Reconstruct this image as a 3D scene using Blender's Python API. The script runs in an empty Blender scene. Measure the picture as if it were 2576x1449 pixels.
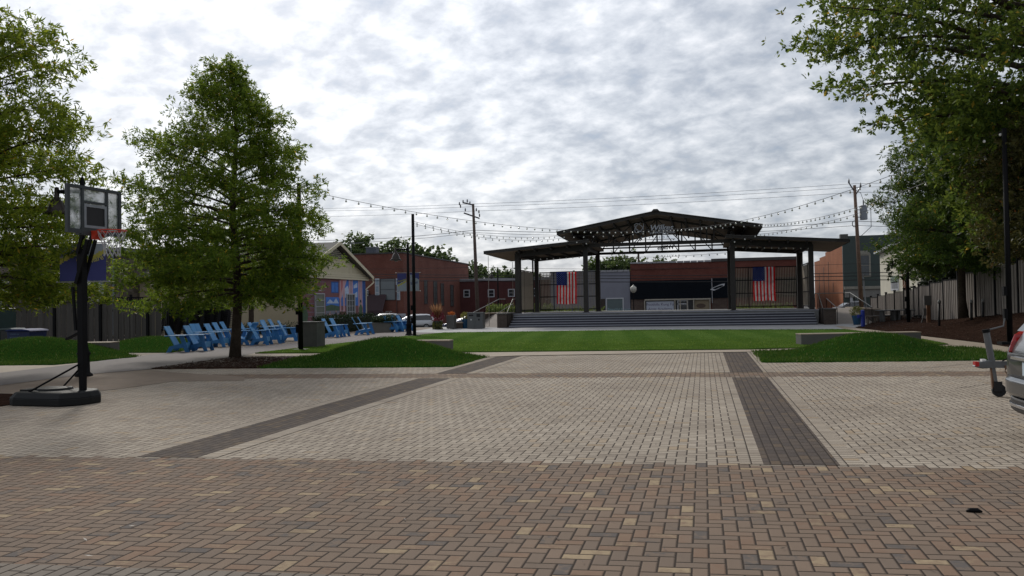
import bpy, math, random
import numpy as np
from mathutils import Vector, Matrix
R_ = math.radians
sc = bpy.context.scene
col = sc.collection

# ------------------------------------------------------------------ camera
FP, CXP, CYP = 2050.0, 1288.0, 724.5          # focal length / centre in units of a 2576 px wide picture
YAW, PITCH, ROLL, EYE = R_(13.2), R_(1.02), R_(1.0), 1.6
_h = Vector((-math.sin(YAW), math.cos(YAW), 0)); _r = Vector((math.cos(YAW), math.sin(YAW), 0)); _z = Vector((0, 0, 1))
CF = _h * math.cos(PITCH) + _z * math.sin(PITCH); _u = -_h * math.sin(PITCH) + _z * math.cos(PITCH)
CR = _r * math.cos(ROLL) - _u * math.sin(ROLL); CU = _u * math.cos(ROLL) + _r * math.sin(ROLL)
cd = bpy.data.cameras.new('camera'); cam = bpy.data.objects.new('camera', cd); col.objects.link(cam)
cd.sensor_width = 36; cd.lens = FP / 2576 * 36; cd.clip_start = .05; cd.clip_end = 3000
cam.matrix_world = Matrix(((CR.x, CU.x, -CF.x, 0), (CR.y, CU.y, -CF.y, 0), (CR.z, CU.z, -CF.z, EYE), (0, 0, 0, 1)))
sc.camera = cam
sc.view_settings.view_transform = 'Standard'; sc.view_settings.look = 'None'
sc.view_settings.exposure = 0.08; sc.view_settings.gamma = 1
sc.cycles.use_denoising = True
sc.cycles.max_bounces = 6; sc.cycles.transparent_max_bounces = 12

# survey helpers: a sighting from the camera point, met with a known plane
EYEP = Vector((0, 0, EYE))
def ray(px, py): return CF * FP + CR * (px - CXP) + CU * (CYP - py)
def G(px, py, z=0.0): d = ray(px, py); return EYEP + d * ((z - EYE) / d.z)
def PY(px, py, Y): d = ray(px, py); return EYEP + d * (Y / d.y)
def PX(px, py, X): d = ray(px, py); return EYEP + d * (X / d.x)
def PD(px, py, D): return EYEP + ray(px, py) * (D / FP)

# ------------------------------------------------------------------ light
SUN_AZ, SUN_EL = R_(13.2 + 22), R_(33)       # left of the view axis, behind thin cloud
sun_dir = Vector((-math.sin(SUN_AZ) * math.cos(SUN_EL), math.cos(SUN_AZ) * math.cos(SUN_EL), math.sin(SUN_EL)))
sd = bpy.data.lights.new('sun', 'SUN'); sd.energy = 1.9; sd.angle = R_(11); sd.color = (1, .95, .87)
so = bpy.data.objects.new('sun', sd); col.objects.link(so); so.rotation_euler = sun_dir.to_track_quat('Z', 'Y').to_euler()

w = bpy.data.worlds.new('World'); sc.world = w; w.use_nodes = True
nt = w.node_tree; N = nt.nodes; L = nt.links; N.clear()
def wn(t, **k):
    n = N.new(t)
    for a, b in k.items(): setattr(n, a, b)
    return n
def wm(op, a, b=None, c=None, clamp=False):
    n = N.new('ShaderNodeMath'); n.operation = op; n.use_clamp = clamp
    for i, v in enumerate((a, b, c)):
        if v is None: continue
        if isinstance(v, (int, float)): n.inputs[i].default_value = v
        else: L.new(v, n.inputs[i])
    return n.outputs[0]
sky = wn('ShaderNodeTexSky', sky_type='NISHITA', sun_disc=False, sun_elevation=SUN_EL, sun_rotation=-SUN_AZ)
sky.air_density = 1.0; sky.dust_density = 1.5
tc = wn('ShaderNodeTexCoord')
nz = wn('ShaderNodeVectorMath', operation='NORMALIZE'); L.new(tc.outputs['Generated'], nz.inputs[0])
sp = wn('ShaderNodeSeparateXYZ'); L.new(nz.outputs[0], sp.inputs[0])
zz = wm('ADD', wm('MAXIMUM', sp.outputs[2], 0.0), 0.36)
px_ = wm('DIVIDE', sp.outputs[0], zz); py_ = wm('DIVIDE', sp.outputs[1], zz)
cb = wn('ShaderNodeCombineXYZ'); L.new(px_, cb.inputs[0]); L.new(py_, cb.inputs[1])
mp = wn('ShaderNodeMapping'); L.new(cb.outputs[0], mp.inputs[0]); mp.inputs['Rotation'].default_value = (0, 0, R_(38)); mp.inputs['Scale'].default_value = (1.0, 1.12, 1)
n1 = wn('ShaderNodeTexNoise'); L.new(mp.outputs[0], n1.inputs['Vector'])
n1.inputs['Scale'].default_value = 12.5; n1.inputs['Detail'].default_value = 8; n1.inputs['Roughness'].default_value = .57; n1.inputs['Distortion'].default_value = .15
n2 = wn('ShaderNodeTexNoise'); L.new(mp.outputs[0], n2.inputs['Vector'])
n2.inputs['Scale'].default_value = 2.6; n2.inputs['Detail'].default_value = 4; n2.inputs['Roughness'].default_value = .5
mixn = wm('ADD', wm('MULTIPLY', n1.outputs[0], .72), wm('MULTIPLY', n2.outputs[0], .28))
# thin parts of the layer are bright where they stand near the sun
dp = wn('ShaderNodeVectorMath', operation='DOT_PRODUCT'); L.new(nz.outputs[0], dp.inputs[0]); dp.inputs[1].default_value = sun_dir
near = wm('POWER', wm('MAXIMUM', dp.outputs['Value'], 0.0), 5.0)
ramp = wn('ShaderNodeValToRGB'); L.new(mixn, ramp.inputs[0])
e = ramp.color_ramp.elements
e[0].position = .33; e[0].color = (3.3, 3.8, 4.6, 1)
e[1].position = .66; e[1].color = (8.2, 8.3, 8.6, 1)
x = e.new(.42); x.color = (4.2, 4.55, 5.15, 1)
x = e.new(.52); x.color = (5.7, 6.0, 6.5, 1)
scl = wm('ADD', .88, wm('MULTIPLY', near, .85))
cm = wn('ShaderNodeVectorMath', operation='SCALE'); L.new(ramp.outputs[0], cm.inputs[0]); L.new(scl, cm.inputs['Scale'])
mx = wn('ShaderNodeMix', data_type='RGBA'); mx.inputs[0].default_value = .88
L.new(sky.outputs[0], mx.inputs[6]); L.new(cm.outputs[0], mx.inputs[7])
bg = wn('ShaderNodeBackground'); bg.inputs[1].default_value = .1; L.new(mx.outputs[2], bg.inputs[0])
wo = wn('ShaderNodeOutputWorld'); L.new(bg.outputs[0], wo.inputs[0])

# ------------------------------------------------------------------ materials
def lk(t, a, b): t.links.new(a, b)
def mth(t, op, a, b=None, c=None, clamp=False):
    n = t.nodes.new('ShaderNodeMath'); n.operation = op; n.use_clamp = clamp
    for i, v in enumerate((a, b, c)):
        if v is None: continue
        if isinstance(v, (int, float)): n.inputs[i].default_value = v
        else: t.links.new(v, n.inputs[i])
    return n.outputs[0]
def newmat(name):
    m = bpy.data.materials.new(name); m.use_nodes = True
    t = m.node_tree; b = t.nodes['Principled BSDF']; return m, t, b
def mixc(t, f, a, b):
    n = t.nodes.new('ShaderNodeMix'); n.data_type = 'RGBA'
    for i, v in ((0, f), (6, a), (7, b)):
        if isinstance(v, (int, float)): n.inputs[i].default_value = v
        elif isinstance(v, tuple): n.inputs[i].default_value = (*v, 1) if len(v) == 3 else v
        else: t.links.new(v, n.inputs[i])
    return n.outputs[2]
def noise(t, vec, s, det=4, rough=.55):
    n = t.nodes.new('ShaderNodeTexNoise'); n.inputs['Scale'].default_value = s; n.inputs['Detail'].default_value = det; n.inputs['Roughness'].default_value = rough
    if vec is not None: t.links.new(vec, n.inputs['Vector'])
    return n.outputs[0]
def objco(t, scale=(1, 1, 1)):
    c = t.nodes.new('ShaderNodeTexCoord'); m = t.nodes.new('ShaderNodeMapping'); m.inputs['Scale'].default_value = scale
    t.links.new(c.outputs['Object'], m.inputs[0]); return m.outputs[0]
def rng(t, v, a, b, c=0, d=1):
    n = t.nodes.new('ShaderNodeMapRange'); t.links.new(v, n.inputs[0])
    for i, q in enumerate((a, b, c, d)): n.inputs[i + 1].default_value = q
    return n.outputs[0]
def bump(t, b, h, dist=.01, st=.6):
    n = t.nodes.new('ShaderNodeBump'); n.inputs['Strength'].default_value = st; n.inputs['Distance'].default_value = dist
    t.links.new(h, n.inputs['Height']); t.links.new(n.outputs[0], b.inputs['Normal'])
_mc = {}
def M(name, c, rough=.6, metal=0, var=.25, scale=6, bmp=0, spec=.5, grime=None):
    if name in _mc: return _mc[name]
    m, t, b = newmat(name)
    v = objco(t); n = noise(t, v, scale, 5); n2 = noise(t, v, scale * .17 + .3, 3)
    f = mth(t, 'ADD', mth(t, 'MULTIPLY', n, .6), mth(t, 'MULTIPLY', n2, .4))
    f = rng(t, f, .3, .7)
    lo = tuple(x * (1 - var) for x in c); hi = tuple(min(1, x * (1 + var)) for x in c)
    cc = mixc(t, f, lo, hi)
    lk(t, cc, b.inputs['Base Color']); b.inputs['Roughness'].default_value = rough; b.inputs['Metallic'].default_value = metal
    b.inputs['Specular IOR Level'].default_value = spec
    if bmp: bump(t, b, n, bmp)
    _mc[name] = m; return m
def brick_wall_mat(name, c1, c2, mortar, axis='XZ', bw=.21, bh=.075, fade=.0):
    if name in _mc: return _mc[name]
    m, t, b = newmat(name)
    c = t.nodes.new('ShaderNodeTexCoord'); s = t.nodes.new('ShaderNodeSeparateXYZ'); lk(t, c.outputs['Object'], s.inputs[0])
    cb = t.nodes.new('ShaderNodeCombineXYZ')
    hx = mth(t, 'ADD', s.outputs[0], s.outputs[1]); lk(t, hx, cb.inputs[0]); lk(t, s.outputs[2], cb.inputs[1])
    bt = t.nodes.new('ShaderNodeTexBrick'); lk(t, cb.outputs[0], bt.inputs[0])
    bt.inputs['Scale'].default_value = 1; bt.inputs['Brick Width'].default_value = bw; bt.inputs['Row Height'].default_value = bh; bt.inputs['Mortar Size'].default_value = .008
    bt.inputs['Color1'].default_value = (*c1, 1); bt.inputs['Color2'].default_value = (*c2, 1); bt.inputs['Mortar'].default_value = (*mortar, 1)
    n = noise(t, c.outputs['Object'], .5, 5, .6)
    n2 = noise(t, c.outputs['Object'], 5, 4, .6)
    cc = mixc(t, rng(t, n, .35, .7, 0, .55), bt.outputs[0], tuple(x * .55 for x in c1))
    cc = mixc(t, rng(t, n2, .55, .75, 0, .35), cc, tuple(min(1, x * 1.5) for x in c2))
    lk(t, cc, b.inputs['Base Color']); b.inputs['Roughness'].default_value = .85; b.inputs['Specular IOR Level'].default_value = .2
    _mc[name] = m; return m
def leafmat(name, c1, c2, trans=.35, c3=None, spec=.2):
    m, t, b = newmat(name); t.nodes.remove(b)
    a = t.nodes.new('ShaderNodeAttribute'); a.attribute_name = 'tint'
    c = mixc(t, a.outputs['Fac'], c1, c2)
    if c3: c = mixc(t, rng(t, a.outputs['Fac'], .93, .97), c, c3)
    d = t.nodes.new('ShaderNodeBsdfPrincipled'); lk(t, c, d.inputs['Base Color']); d.inputs['Roughness'].default_value = .5; d.inputs['Specular IOR Level'].default_value = spec
    tr = t.nodes.new('ShaderNodeBsdfTranslucent'); hs = t.nodes.new('ShaderNodeHueSaturation'); hs.inputs['Value'].default_value = 2.0; hs.inputs['Hue'].default_value = .485
    lk(t, c, hs.inputs['Color']); lk(t, hs.outputs[0], tr.inputs[0])
    mi = t.nodes.new('ShaderNodeMixShader'); mi.inputs[0].default_value = trans
    lk(t, d.outputs[0], mi.inputs[1]); lk(t, tr.outputs[0], mi.inputs[2]); lk(t, mi.outputs[0], t.nodes['Material Output'].inputs[0])
    return m
def glassy(name, c=(.02, .025, .03), rough=.08):
    return M(name, c, rough, 0, .1, 2, 0, .8)

# ------------------------------------------------------------------ mesh building
class MB:
    def __init__(s): s.v = []; s.f = []; s.mi = []; s.cur = 0; s.smooth = False
    def add(s, vs, fs):
        o = len(s.v); s.v += [tuple(x) for x in vs]
        for f in fs: s.f.append(tuple(i + o for i in f)); s.mi.append(s.cur)
        return s
    def bx(s, x0, x1, y0, y1, z0, z1):
        return s.add([(x0, y0, z0), (x1, y0, z0), (x1, y1, z0), (x0, y1, z0), (x0, y0, z1), (x1, y0, z1), (x1, y1, z1), (x0, y1, z1)],
                     [(0, 3, 2, 1), (4, 5, 6, 7), (0, 1, 5, 4), (1, 2, 6, 5), (2, 3, 7, 6), (3, 0, 4, 7)])
    def beam(s, a, b, wd, ht, up=(0, 0, 1)):
        a, b = Vector(a), Vector(b); d = (b - a).normalized(); u = Vector(up)
        if abs(d.dot(u)) > .99: u = Vector((0, 1, 0))
        sd_ = d.cross(u).normalized() * wd / 2; up_ = sd_.cross(d).normalized() * ht / 2
        vs = [p + i * sd_ + j * up_ for p in (a, b) for i, j in ((-1, -1), (1, -1), (1, 1), (-1, 1))]
        return s.add(vs, [(0, 1, 2, 3), (4, 7, 6, 5), (0, 4, 5, 1), (1, 5, 6, 2), (2, 6, 7, 3), (3, 7, 4, 0)])
    def tube(s, pts, rad, n=8, cap=True):
        pts = [Vector(p) for p in pts]; k = len(pts)
        if not isinstance(rad, (list, tuple)): rad = [rad] * k
        rings = []; prev = None
        for i, p in enumerate(pts):
            d = (pts[min(i + 1, k - 1)] - pts[max(i - 1, 0)])
            d = d.normalized() if d.length > 1e-9 else Vector((0, 0, 1))
            if prev is None: prev = d.orthogonal().normalized()
            a = (prev - d * prev.dot(d)); a = a.normalized() if a.length > 1e-6 else d.orthogonal().normalized()
            b = d.cross(a); prev = a
            rings.append([p + (a * math.cos(2 * math.pi * j / n) + b * math.sin(2 * math.pi * j / n)) * rad[i] for j in range(n)])
        vs = [q for r in rings for q in r]; fs = []
        for i in range(k - 1):
            for j in range(n): fs.append((i * n + j, i * n + (j + 1) % n, (i + 1) * n + (j + 1) % n, (i + 1) * n + j))
        if cap: fs.append(tuple(range(n))[::-1]); fs.append(tuple(range((k - 1) * n, k * n)))
        return s.add(vs, fs)
    def lathe(s, prof, c=(0, 0, 0), n=16):
        vs = []; fs = []; k = len(prof)
        for r, z in prof:
            for j in range(n): a = 2 * math.pi * j / n; vs.append((c[0] + r * math.cos(a), c[1] + r * math.sin(a), c[2] + z))
        for i in range(k - 1):
            for j in range(n): fs.append((i * n + j, i * n + (j + 1) % n, (i + 1) * n + (j + 1) % n, (i + 1) * n + j))
        fs.append(tuple(range(n))[::-1]); fs.append(tuple(range((k - 1) * n, k * n)))
        return s.add(vs, fs)
    def prism(s, poly, a, b, ax='y'):
        # polygon in the plane across axis ax, extruded from a to b
        def P(p, t): return {'y': (p[0], t, p[1]), 'x': (t, p[0], p[1]), 'z': (p[0], p[1], t)}[ax]
        n = len(poly); vs = [P(p, a) for p in poly] + [P(p, b) for p in poly]
        fs = [tuple(range(n))[::-1], tuple(range(n, 2 * n))] + [(i, (i + 1) % n, n + (i + 1) % n, n + i) for i in range(n)]
        return s.add(vs, fs)
    def ground(s, pts, z): return s.add([(p[0], p[1], z) for p in pts], [tuple(range(len(pts)))])
    def xform(s, m): s.v = [tuple(m @ Vector(p)) for p in s.v]; return s
    def merge(s, o): 
        k = len(s.v); s.v += o.v; s.f += [tuple(i + k for i in f) for f in o.f]; s.mi += [s.cur] * len(o.f); return s
def mesh_obj(name, mb, mats, parent=None, world=True, smooth=False, bevel=0, label=None):
    off = Vector((0, 0, 0))
    if parent is not None and world:
        off = parent.location.copy()
        if parent.parent is not None: off = off + parent.parent.location
    me = bpy.data.meshes.new(name)
    me.from_pydata([(p[0] - off.x, p[1] - off.y, p[2] - off.z) for p in mb.v], [], mb.f)
    if not isinstance(mats, (list, tuple)): mats = [mats]
    for m in mats: me.materials.append(m)
    me.polygons.foreach_set('material_index', mb.mi)
    if smooth: me.polygons.foreach_set('use_smooth', [True] * len(mb.f))
    me.update()
    o = bpy.data.objects.new(name, me); col.objects.link(o)
    if parent is not None: o.parent = parent
    if bevel:
        bv = o.modifiers.new('bevel', 'BEVEL'); bv.width = bevel; bv.segments = 2; bv.limit_method = 'ANGLE'; bv.angle_limit = R_(40)
    if label: o['label'] = label
    return o
part = mesh_obj
def tagit(o, label, cat, group=None, kind=None):
    if label: o['label'] = label
    if cat: o['category'] = cat
    if group: o['group'] = group
    if kind: o['kind'] = kind
    return o
def thing(name, label, cat, loc=(0, 0, 0), rotz=0, group=None):
    o = bpy.data.objects.new(name, None); col.objects.link(o); o.empty_display_size = .1
    o.location = Vector(loc); o.rotation_euler = (0, 0, rotz); return tagit(o, label, cat, group)
def struct(name, mb, mats, smooth=False, kind='structure', label=None):
    o = mesh_obj(name, mb, mats, smooth=smooth); o['kind'] = kind
    if label: o['label'] = label
    return o
def copy_thing(src, loc, rotz, label, group=None, scale=None):
    r = src.copy(); col.objects.link(r); r.location = loc; r.rotation_euler = (0, 0, rotz); r['label'] = label
    if group: r['group'] = group
    if scale: r.scale = scale
    for c in list(src.children):
        d = c.copy(); col.objects.link(d); d.parent = r
        for g in list(c.children):
            k = g.copy(); col.objects.link(k); k.parent = d
    return r
def textmb(body, size, origin, right, up, extrude=.004, shear=0, offset=0, spacing=1, align='LEFT', mirror=False):
    cu = bpy.data.curves.new('lettering', 'FONT'); cu.body = body; cu.size = size; cu.extrude = extrude; cu.shear = shear; cu.offset = offset
    cu.space_character = spacing; cu.align_x = align; cu.resolution_u = 3
    o = bpy.data.objects.new('lettering', cu); col.objects.link(o)
    dg = bpy.context.evaluated_depsgraph_get(); me = bpy.data.meshes.new_from_object(o.evaluated_get(dg))
    r = Vector(right).normalized(); u = Vector(up).normalized(); nn = r.cross(u); og = Vector(origin)
    mb = MB(); mb.add([og + r * v.co.x * (-1 if mirror else 1) + u * v.co.y + nn * v.co.z for v in me.vertices], [tuple(p.vertices) for p in me.polygons])
    bpy.data.objects.remove(o); bpy.data.curves.remove(cu); bpy.data.meshes.remove(me)
    return mb
ORD = ['first', 'second', 'third', 'fourth', 'fifth', 'sixth', 'seventh', 'eighth', 'ninth', 'tenth', 'eleventh', 'twelfth', 'thirteenth', 'fourteenth', 'fifteenth']

# common materials
black = M('black_steel', (.005, .005, .006), .6, 0, .3, 6, 0, .12)
dark_steel = M('bronze_steel', (.05, .048, .045), .5, .1, .2)
conc = M('concrete', (.33, .31, .28), .85, 0, .14, 3, .002, .2)
conc_light = M('concrete_light', (.34, .28, .215), .85, 0, .12, 3, .002, .2)
conc_dark = M('concrete_dark', (.09, .088, .082), .8, 0, .2, 3, .002, .2)
bark = M('bark', (.055, .042, .032), .9, 0, .5, 14, .02, .1)
white = M('white_paint', (.62, .62, .62), .5, 0, .08)
glass = glassy('window_glass')
mulch = M('mulch', (.034, .020, .015), .95, 0, .8, 30, .03, 0)

# ------------------------------------------------------------------ paving
SH = .08
def pavermat(name, kind):
    m, t, b = newmat(name)
    c = t.nodes.new('ShaderNodeTexCoord'); s = t.nodes.new('ShaderNodeSeparateXYZ'); lk(t, c.outputs['Object'], s.inputs[0])
    X, Y = s.outputs[0], s.outputs[1]
    u = mth(t, 'DIVIDE', X, .1); v = mth(t, 'DIVIDE', mth(t, 'SUBTRACT', Y, mth(t, 'MULTIPLY', X, SH)), .1)
    u = mth(t, 'ADD', u, 2000.0); v = mth(t, 'ADD', v, 2000.0)
    i = mth(t, 'FLOOR', u); j = mth(t, 'FLOOR', v); fu = mth(t, 'SUBTRACT', u, i); fv = mth(t, 'SUBTRACT', v, j)
    if kind == 'herring':
        k = mth(t, 'MODULO', mth(t, 'ADD', mth(t, 'SUBTRACT', i, j), 4000.0), 4.0)
        k = mth(t, 'ROUND', k)
        is0 = mth(t, 'COMPARE', k, 0.0, .1); is1 = mth(t, 'COMPARE', k, 1.0, .1); is2 = mth(t, 'COMPARE', k, 2.0, .1); is3 = mth(t, 'COMPARE', k, 3.0, .1)
        hor = mth(t, 'ADD', is0, is1); ver = mth(t, 'ADD', is2, is3)
        bu = mth(t, 'ADD', fu, is1); bv = mth(t, 'ADD', fv, is2)          # 0..2 along a brick
        lu = mth(t, 'ADD', 1.0, hor); lv = mth(t, 'ADD', 1.0, ver)
        ai = mth(t, 'SUBTRACT', i, is1); aj = mth(t, 'SUBTRACT', j, is2)
    elif kind == 'run':                                                    # columns along Y, staggered
        odd = mth(t, 'MODULO', i, 2.0)
        v2 = mth(t, 'ADD', v, mth(t, 'ADD', odd, mth(t, 'MULTIPLY', mth(t, 'MODULO', i, 3.0), .35)))
        aj = mth(t, 'FLOOR', mth(t, 'DIVIDE', v2, 2.0)); bv = mth(t, 'SUBTRACT', v2, mth(t, 'MULTIPLY', aj, 2.0)); ai = i; bu = fu
        lu = mth(t, 'ADD', 1.0, 0.0); lv = mth(t, 'ADD', 2.0, 0.0)
    elif kind == 'soldier':                                                # bricks across the strip
        u2 = mth(t, 'DIVIDE', u, 2.2); ai = mth(t, 'FLOOR', u2); bu = mth(t, 'MULTIPLY', mth(t, 'SUBTRACT', u2, ai), 2.2); aj = j; bv = fv
        lu = mth(t, 'ADD', 2.2, 0.0); lv = mth(t, 'ADD', 1.0, 0.0)
    d = mth(t, 'MINIMUM', mth(t, 'MINIMUM', bu, mth(t, 'SUBTRACT', lu, bu)), mth(t, 'MINIMUM', bv, mth(t, 'SUBTRACT', lv, bv)))
    cb = t.nodes.new('ShaderNodeCombineXYZ'); lk(t, ai, cb.inputs[0]); lk(t, aj, cb.inputs[1])
    wnz = t.nodes.new('ShaderNodeTexWhiteNoise'); wnz.noise_dimensions = '2D'; lk(t, cb.outputs[0], wnz.inputs['Vector'])
    rs = t.nodes.new('ShaderNodeSeparateColor'); lk(t, wnz.outputs['Color'], rs.inputs[0]); r1, r2, r3 = rs.outputs
    ob = c.outputs['Object']
    fine = noise(t, ob, 160, 4, .7); mid = noise(t, ob, 14, 4, .6); big = noise(t, ob, .45, 4, .6)
    def ramp(fac, stops):
        n = t.nodes.new('ShaderNodeValToRGB'); n.color_ramp.interpolation = 'LINEAR'; lk(t, fac, n.inputs[0])
        el = n.color_ramp.elements; el[0].position = stops[0][0]; el[0].color = (*stops[0][1], 1); el[1].position = stops[-1][0]; el[1].color = (*stops[-1][1], 1)
        for p, cc in stops[1:-1]: q = el.new(p); q.color = (*cc, 1)
        return n.outputs[0]
    tan = [(0, (.115, .11, .112)), (.015, (.12, .112, .112)), (.055, (.175, .145, .125)), (.40, (.195, .156, .130)), (.66, (.215, .170, .140)), (.80, (.21, .148, .115)), (.90, (.222, .165, .128)), (.955, (.29, .235, .17)), (1, (.34, .28, .20))]
    _old = [(0, (.12, .12, .13)), (.05, (.125, .122, .13)), (.10, (.175, .155, .14)), (.40, (.205, .17, .142)), (.62, (.225, .183, .152)), (.76, (.22, .158, .122)), (.84, (.235, .165, .12)), (.92, (.30, .24, .165)), (1, (.36, .29, .185))]
    f1 = mth(t, 'ADD', r1, mth(t, 'MULTIPLY', mth(t, 'SUBTRACT', mid, .5), .32), clamp=True)
    tanc = ramp(f1, tan)
    light = ramp(r1, [(0, (.28, .255, .228)), (.1, (.325, .297, .265)), (.55, (.36, .332, .295)), (.9, (.395, .366, .325)), (1, (.35, .29, .22))])
    dark = ramp(r1, [(0, (.068, .062, .064)), (.5, (.085, .075, .073)), (.85, (.10, .086, .078)), (1, (.12, .096, .075))])
    if kind == 'herring':
        vv = mth(t, 'SUBTRACT', aj, 2000.0)
        near_ = mth(t, 'LESS_THAN', vv, 81.0)
        strip = mth(t, 'MULTIPLY', mth(t, 'GREATER_THAN', vv, 171.0), mth(t, 'LESS_THAN', vv, 182.5))
        z_ = mth(t, 'MAXIMUM', near_, strip)
        colr = mixc(t, z_, light, tanc)
    elif kind == 'run': colr = dark if name != 'margin_pavers' else ramp(r1, [(0, (.17, .158, .15)), (1, (.215, .20, .185))])
    else: colr = light
    # faint stains across many bricks
    colr = mixc(t, rng(t, big, .35, .7, 0, .35), colr, (.13, .105, .085))
    colr = mixc(t, rng(t, noise(t, ob, 2.3, 5, .65), .58, .74, 0, .3), colr, (.10, .085, .07))
    v_ = mth(t, 'ADD', .84, mth(t, 'MULTIPLY', fine, .32))
    sc_ = t.nodes.new('ShaderNodeVectorMath'); sc_.operation = 'SCALE'; lk(t, colr, sc_.inputs[0]); lk(t, v_, sc_.inputs['Scale'])
    wob = mth(t, 'MULTIPLY', mth(t, 'SUBTRACT', noise(t, ob, 60, 3, .6), .5), .05)
    dd = mth(t, 'ADD', d, wob)
    if kind == 'herring':
        ln_ = mth(t, 'LESS_THAN', mth(t, 'MODULO', mth(t, 'ADD', mth(t, 'SUBTRACT', i, j), 3996.0), 36.0), .5)
        ln_ = mth(t, 'MULTIPLY', ln_, mth(t, 'MULTIPLY', mth(t, 'GREATER_THAN', X, 1.6), mth(t, 'GREATER_THAN', Y, 14.0)))
        ln_ = mth(t, 'MULTIPLY', ln_, mth(t, 'GREATER_THAN', noise(t, ob, .5, 2), .47))
        dd = mth(t, 'SUBTRACT', dd, mth(t, 'MULTIPLY', ln_, .14))
    j_ = rng(t, dd, .032, .085)
    wa = t.nodes.new('ShaderNodeVectorMath'); wa.operation = 'MULTIPLY'; lk(t, sc_.outputs[0], wa.inputs[0]); wa.inputs[1].default_value = (1.10, 1.02, .92); sc_ = wa
    out = mixc(t, j_, (.048, .038, .031), sc_.outputs[0])
    lk(t, out, b.inputs['Base Color']); b.inputs['Roughness'].default_value = .9; b.inputs['Specular IOR Level'].default_value = .08
    hh = mth(t, 'ADD', rng(t, dd, .02, .13), mth(t, 'MULTIPLY', fine, .12))
    hh = mth(t, 'ADD', hh, mth(t, 'MULTIPLY', r2, .35))
    bump(t, b, hh, .007, .9)
    return m
pv_h = pavermat('herringbone_pavers', 'herring'); pv_r = pavermat('dark_pavers', 'run'); pv_s = pavermat('border_pavers', 'soldier')

def interp(px_list):   # list of (px,py[,z]) to ground points
    return [G(*p) for p in px_list]
# ground: one sheet reaching the horizon; the street behind the stage lies lower
def street_z(x, y):
    s = min(1, max(0, (y - 53.3) / 16)); s = s * s * (3 - 2 * s)
    k = min(1, max(0, (x + 30) / 50)); return -.02 - s * (1.22 * (1 - k) + .35 * k)
mb = MB(); xs = [-900, -300, -120] + list(range(-80, 81, 4)) + [120, 300, 900]; ys = [-300, -60] + list(range(-20, 141, 3)) + [180, 300, 900, 2200]
for y in ys:
    for x in xs: mb.v.append((x, y, street_z(x, y)))
nx = len(xs)
for b_ in range(len(ys) - 1):
    for a_ in range(nx - 1): k = b_ * nx + a_; mb.f.append((k, k + 1, k + nx + 1, k + nx)); mb.mi.append(0)
struct('ground', mb, M('asphalt', (.095, .09, .085), .9, 0, .25, 9, .004, .2))

mb = MB(); mb.bx(-34, 22, -12, 27.6, -.3, 0); struct('pavement', mb, pv_h)
mb = MB()
for x0, x1 in ((.53, 1.23), (-6.0, -5.3)):
    for y0, y1 in ((8.15, 17.12), (18.26, 27.3)):
        q = lambda x, y: (x, y + SH * x)
        mb.ground([q(x0, y0), q(x1, y0), q(x1, y1), q(x0, y1)], .004)
struct('dark_paving_band', mb, pv_r)
mb = MB()
for x0, x1 in ((.31, .53), (1.23, 1.45), (-6.22, -6.0), (-5.3, -5.08)):
    for y0, y1 in ((8.15, 17.12), (18.26, 27.3)): mb.ground([q(x0, y0), q(x1, y0), q(x1, y1), q(x0, y1)], .004)
struct('border_paving', mb, pv_s)
m_cor = pavermat('margin_pavers', 'run')
mb = MB(); mb.ground([q(-16, -4), q(8, -4), q(8, 4.66), q(-16, 4.66)], .004); 
o = struct('pavement_margin', mb, m_cor)

pinkish = M('tan_paving', (.205, .155, .115), .85, 0, .16, 5, .003, .2)
greyviolet = M('violet_grey_paving', (.15, .13, .122), .85, 0, .14, 6, .003, .2)
def flat(name, pts, z, mat, kind='structure'):
    mb = MB(); mb.ground(interp(pts), z); return struct(name, mb, mat)
# far tan sheet under beds, chairs and edges; pale apron in front of the stage
mb = MB(); mb.ground([(-60, 24), (12, 25.5), (24, 30), (24, 52.8), (-60, 52.8)], .003); struct('gravel_terrace', mb, M('terrace', (.21, .17, .135), .9, 0, .2, 8, .004, .2))
flat('tan_walk', [(-260, 992), (0, 970), (132, 953), (245, 940), (366, 930), (437, 937), (615, 948.6), (615, 958), (437, 959.5), (319, 976), (245, 985), (-260, 1004)], .006, pinkish)
flat('edge_walk', [(-300, 922), (137, 919.6), (344, 900), (368, 898), (368, 900.5), (137, 925), (0, 940), (-300, 972)], .010, conc_light)
flat('path', [(-300, 966), (0, 939), (137, 923), (383, 892.5), (488, 881.8), (746, 864), (879, 843.5), (1025, 834), (1121, 827.5), (1160, 834), (1121, 839.5), (997, 851), (642, 893), (583, 900), (366, 931), (245, 940.5), (132, 953.5), (0, 971), (-300, 1002)], .014, greyviolet)
flat('lawn_edging', [(600, 900.5), (640, 890), (1128, 887), (1880, 879.5), (2400, 868), (2420, 873), (1891, 886), (1300, 896), (1231, 899), (766, 899.5)], .018, conc_light)
mb = MB(); a = G(1040, 839); mb.ground([G(1025, 836.5), G(1121, 838.8), G(1641, 832), G(2119, 828.6), G(2200, 832), (18, 52.7), (-17.5, 52.7)], .022)
struct('stage_apron', mb, M('apron', (.36, .355, .35), .8, 0, .1, 2, .002, .3))
flat('curb_walk', [(2100, 821), (2121, 821.8), (2324, 847.3), (2481, 866), (2534, 874.7), (2760, 908), (2760, 936), (2534, 890), (2385, 868), (2324, 857), (2128, 831)], .026, conc_light)

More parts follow.
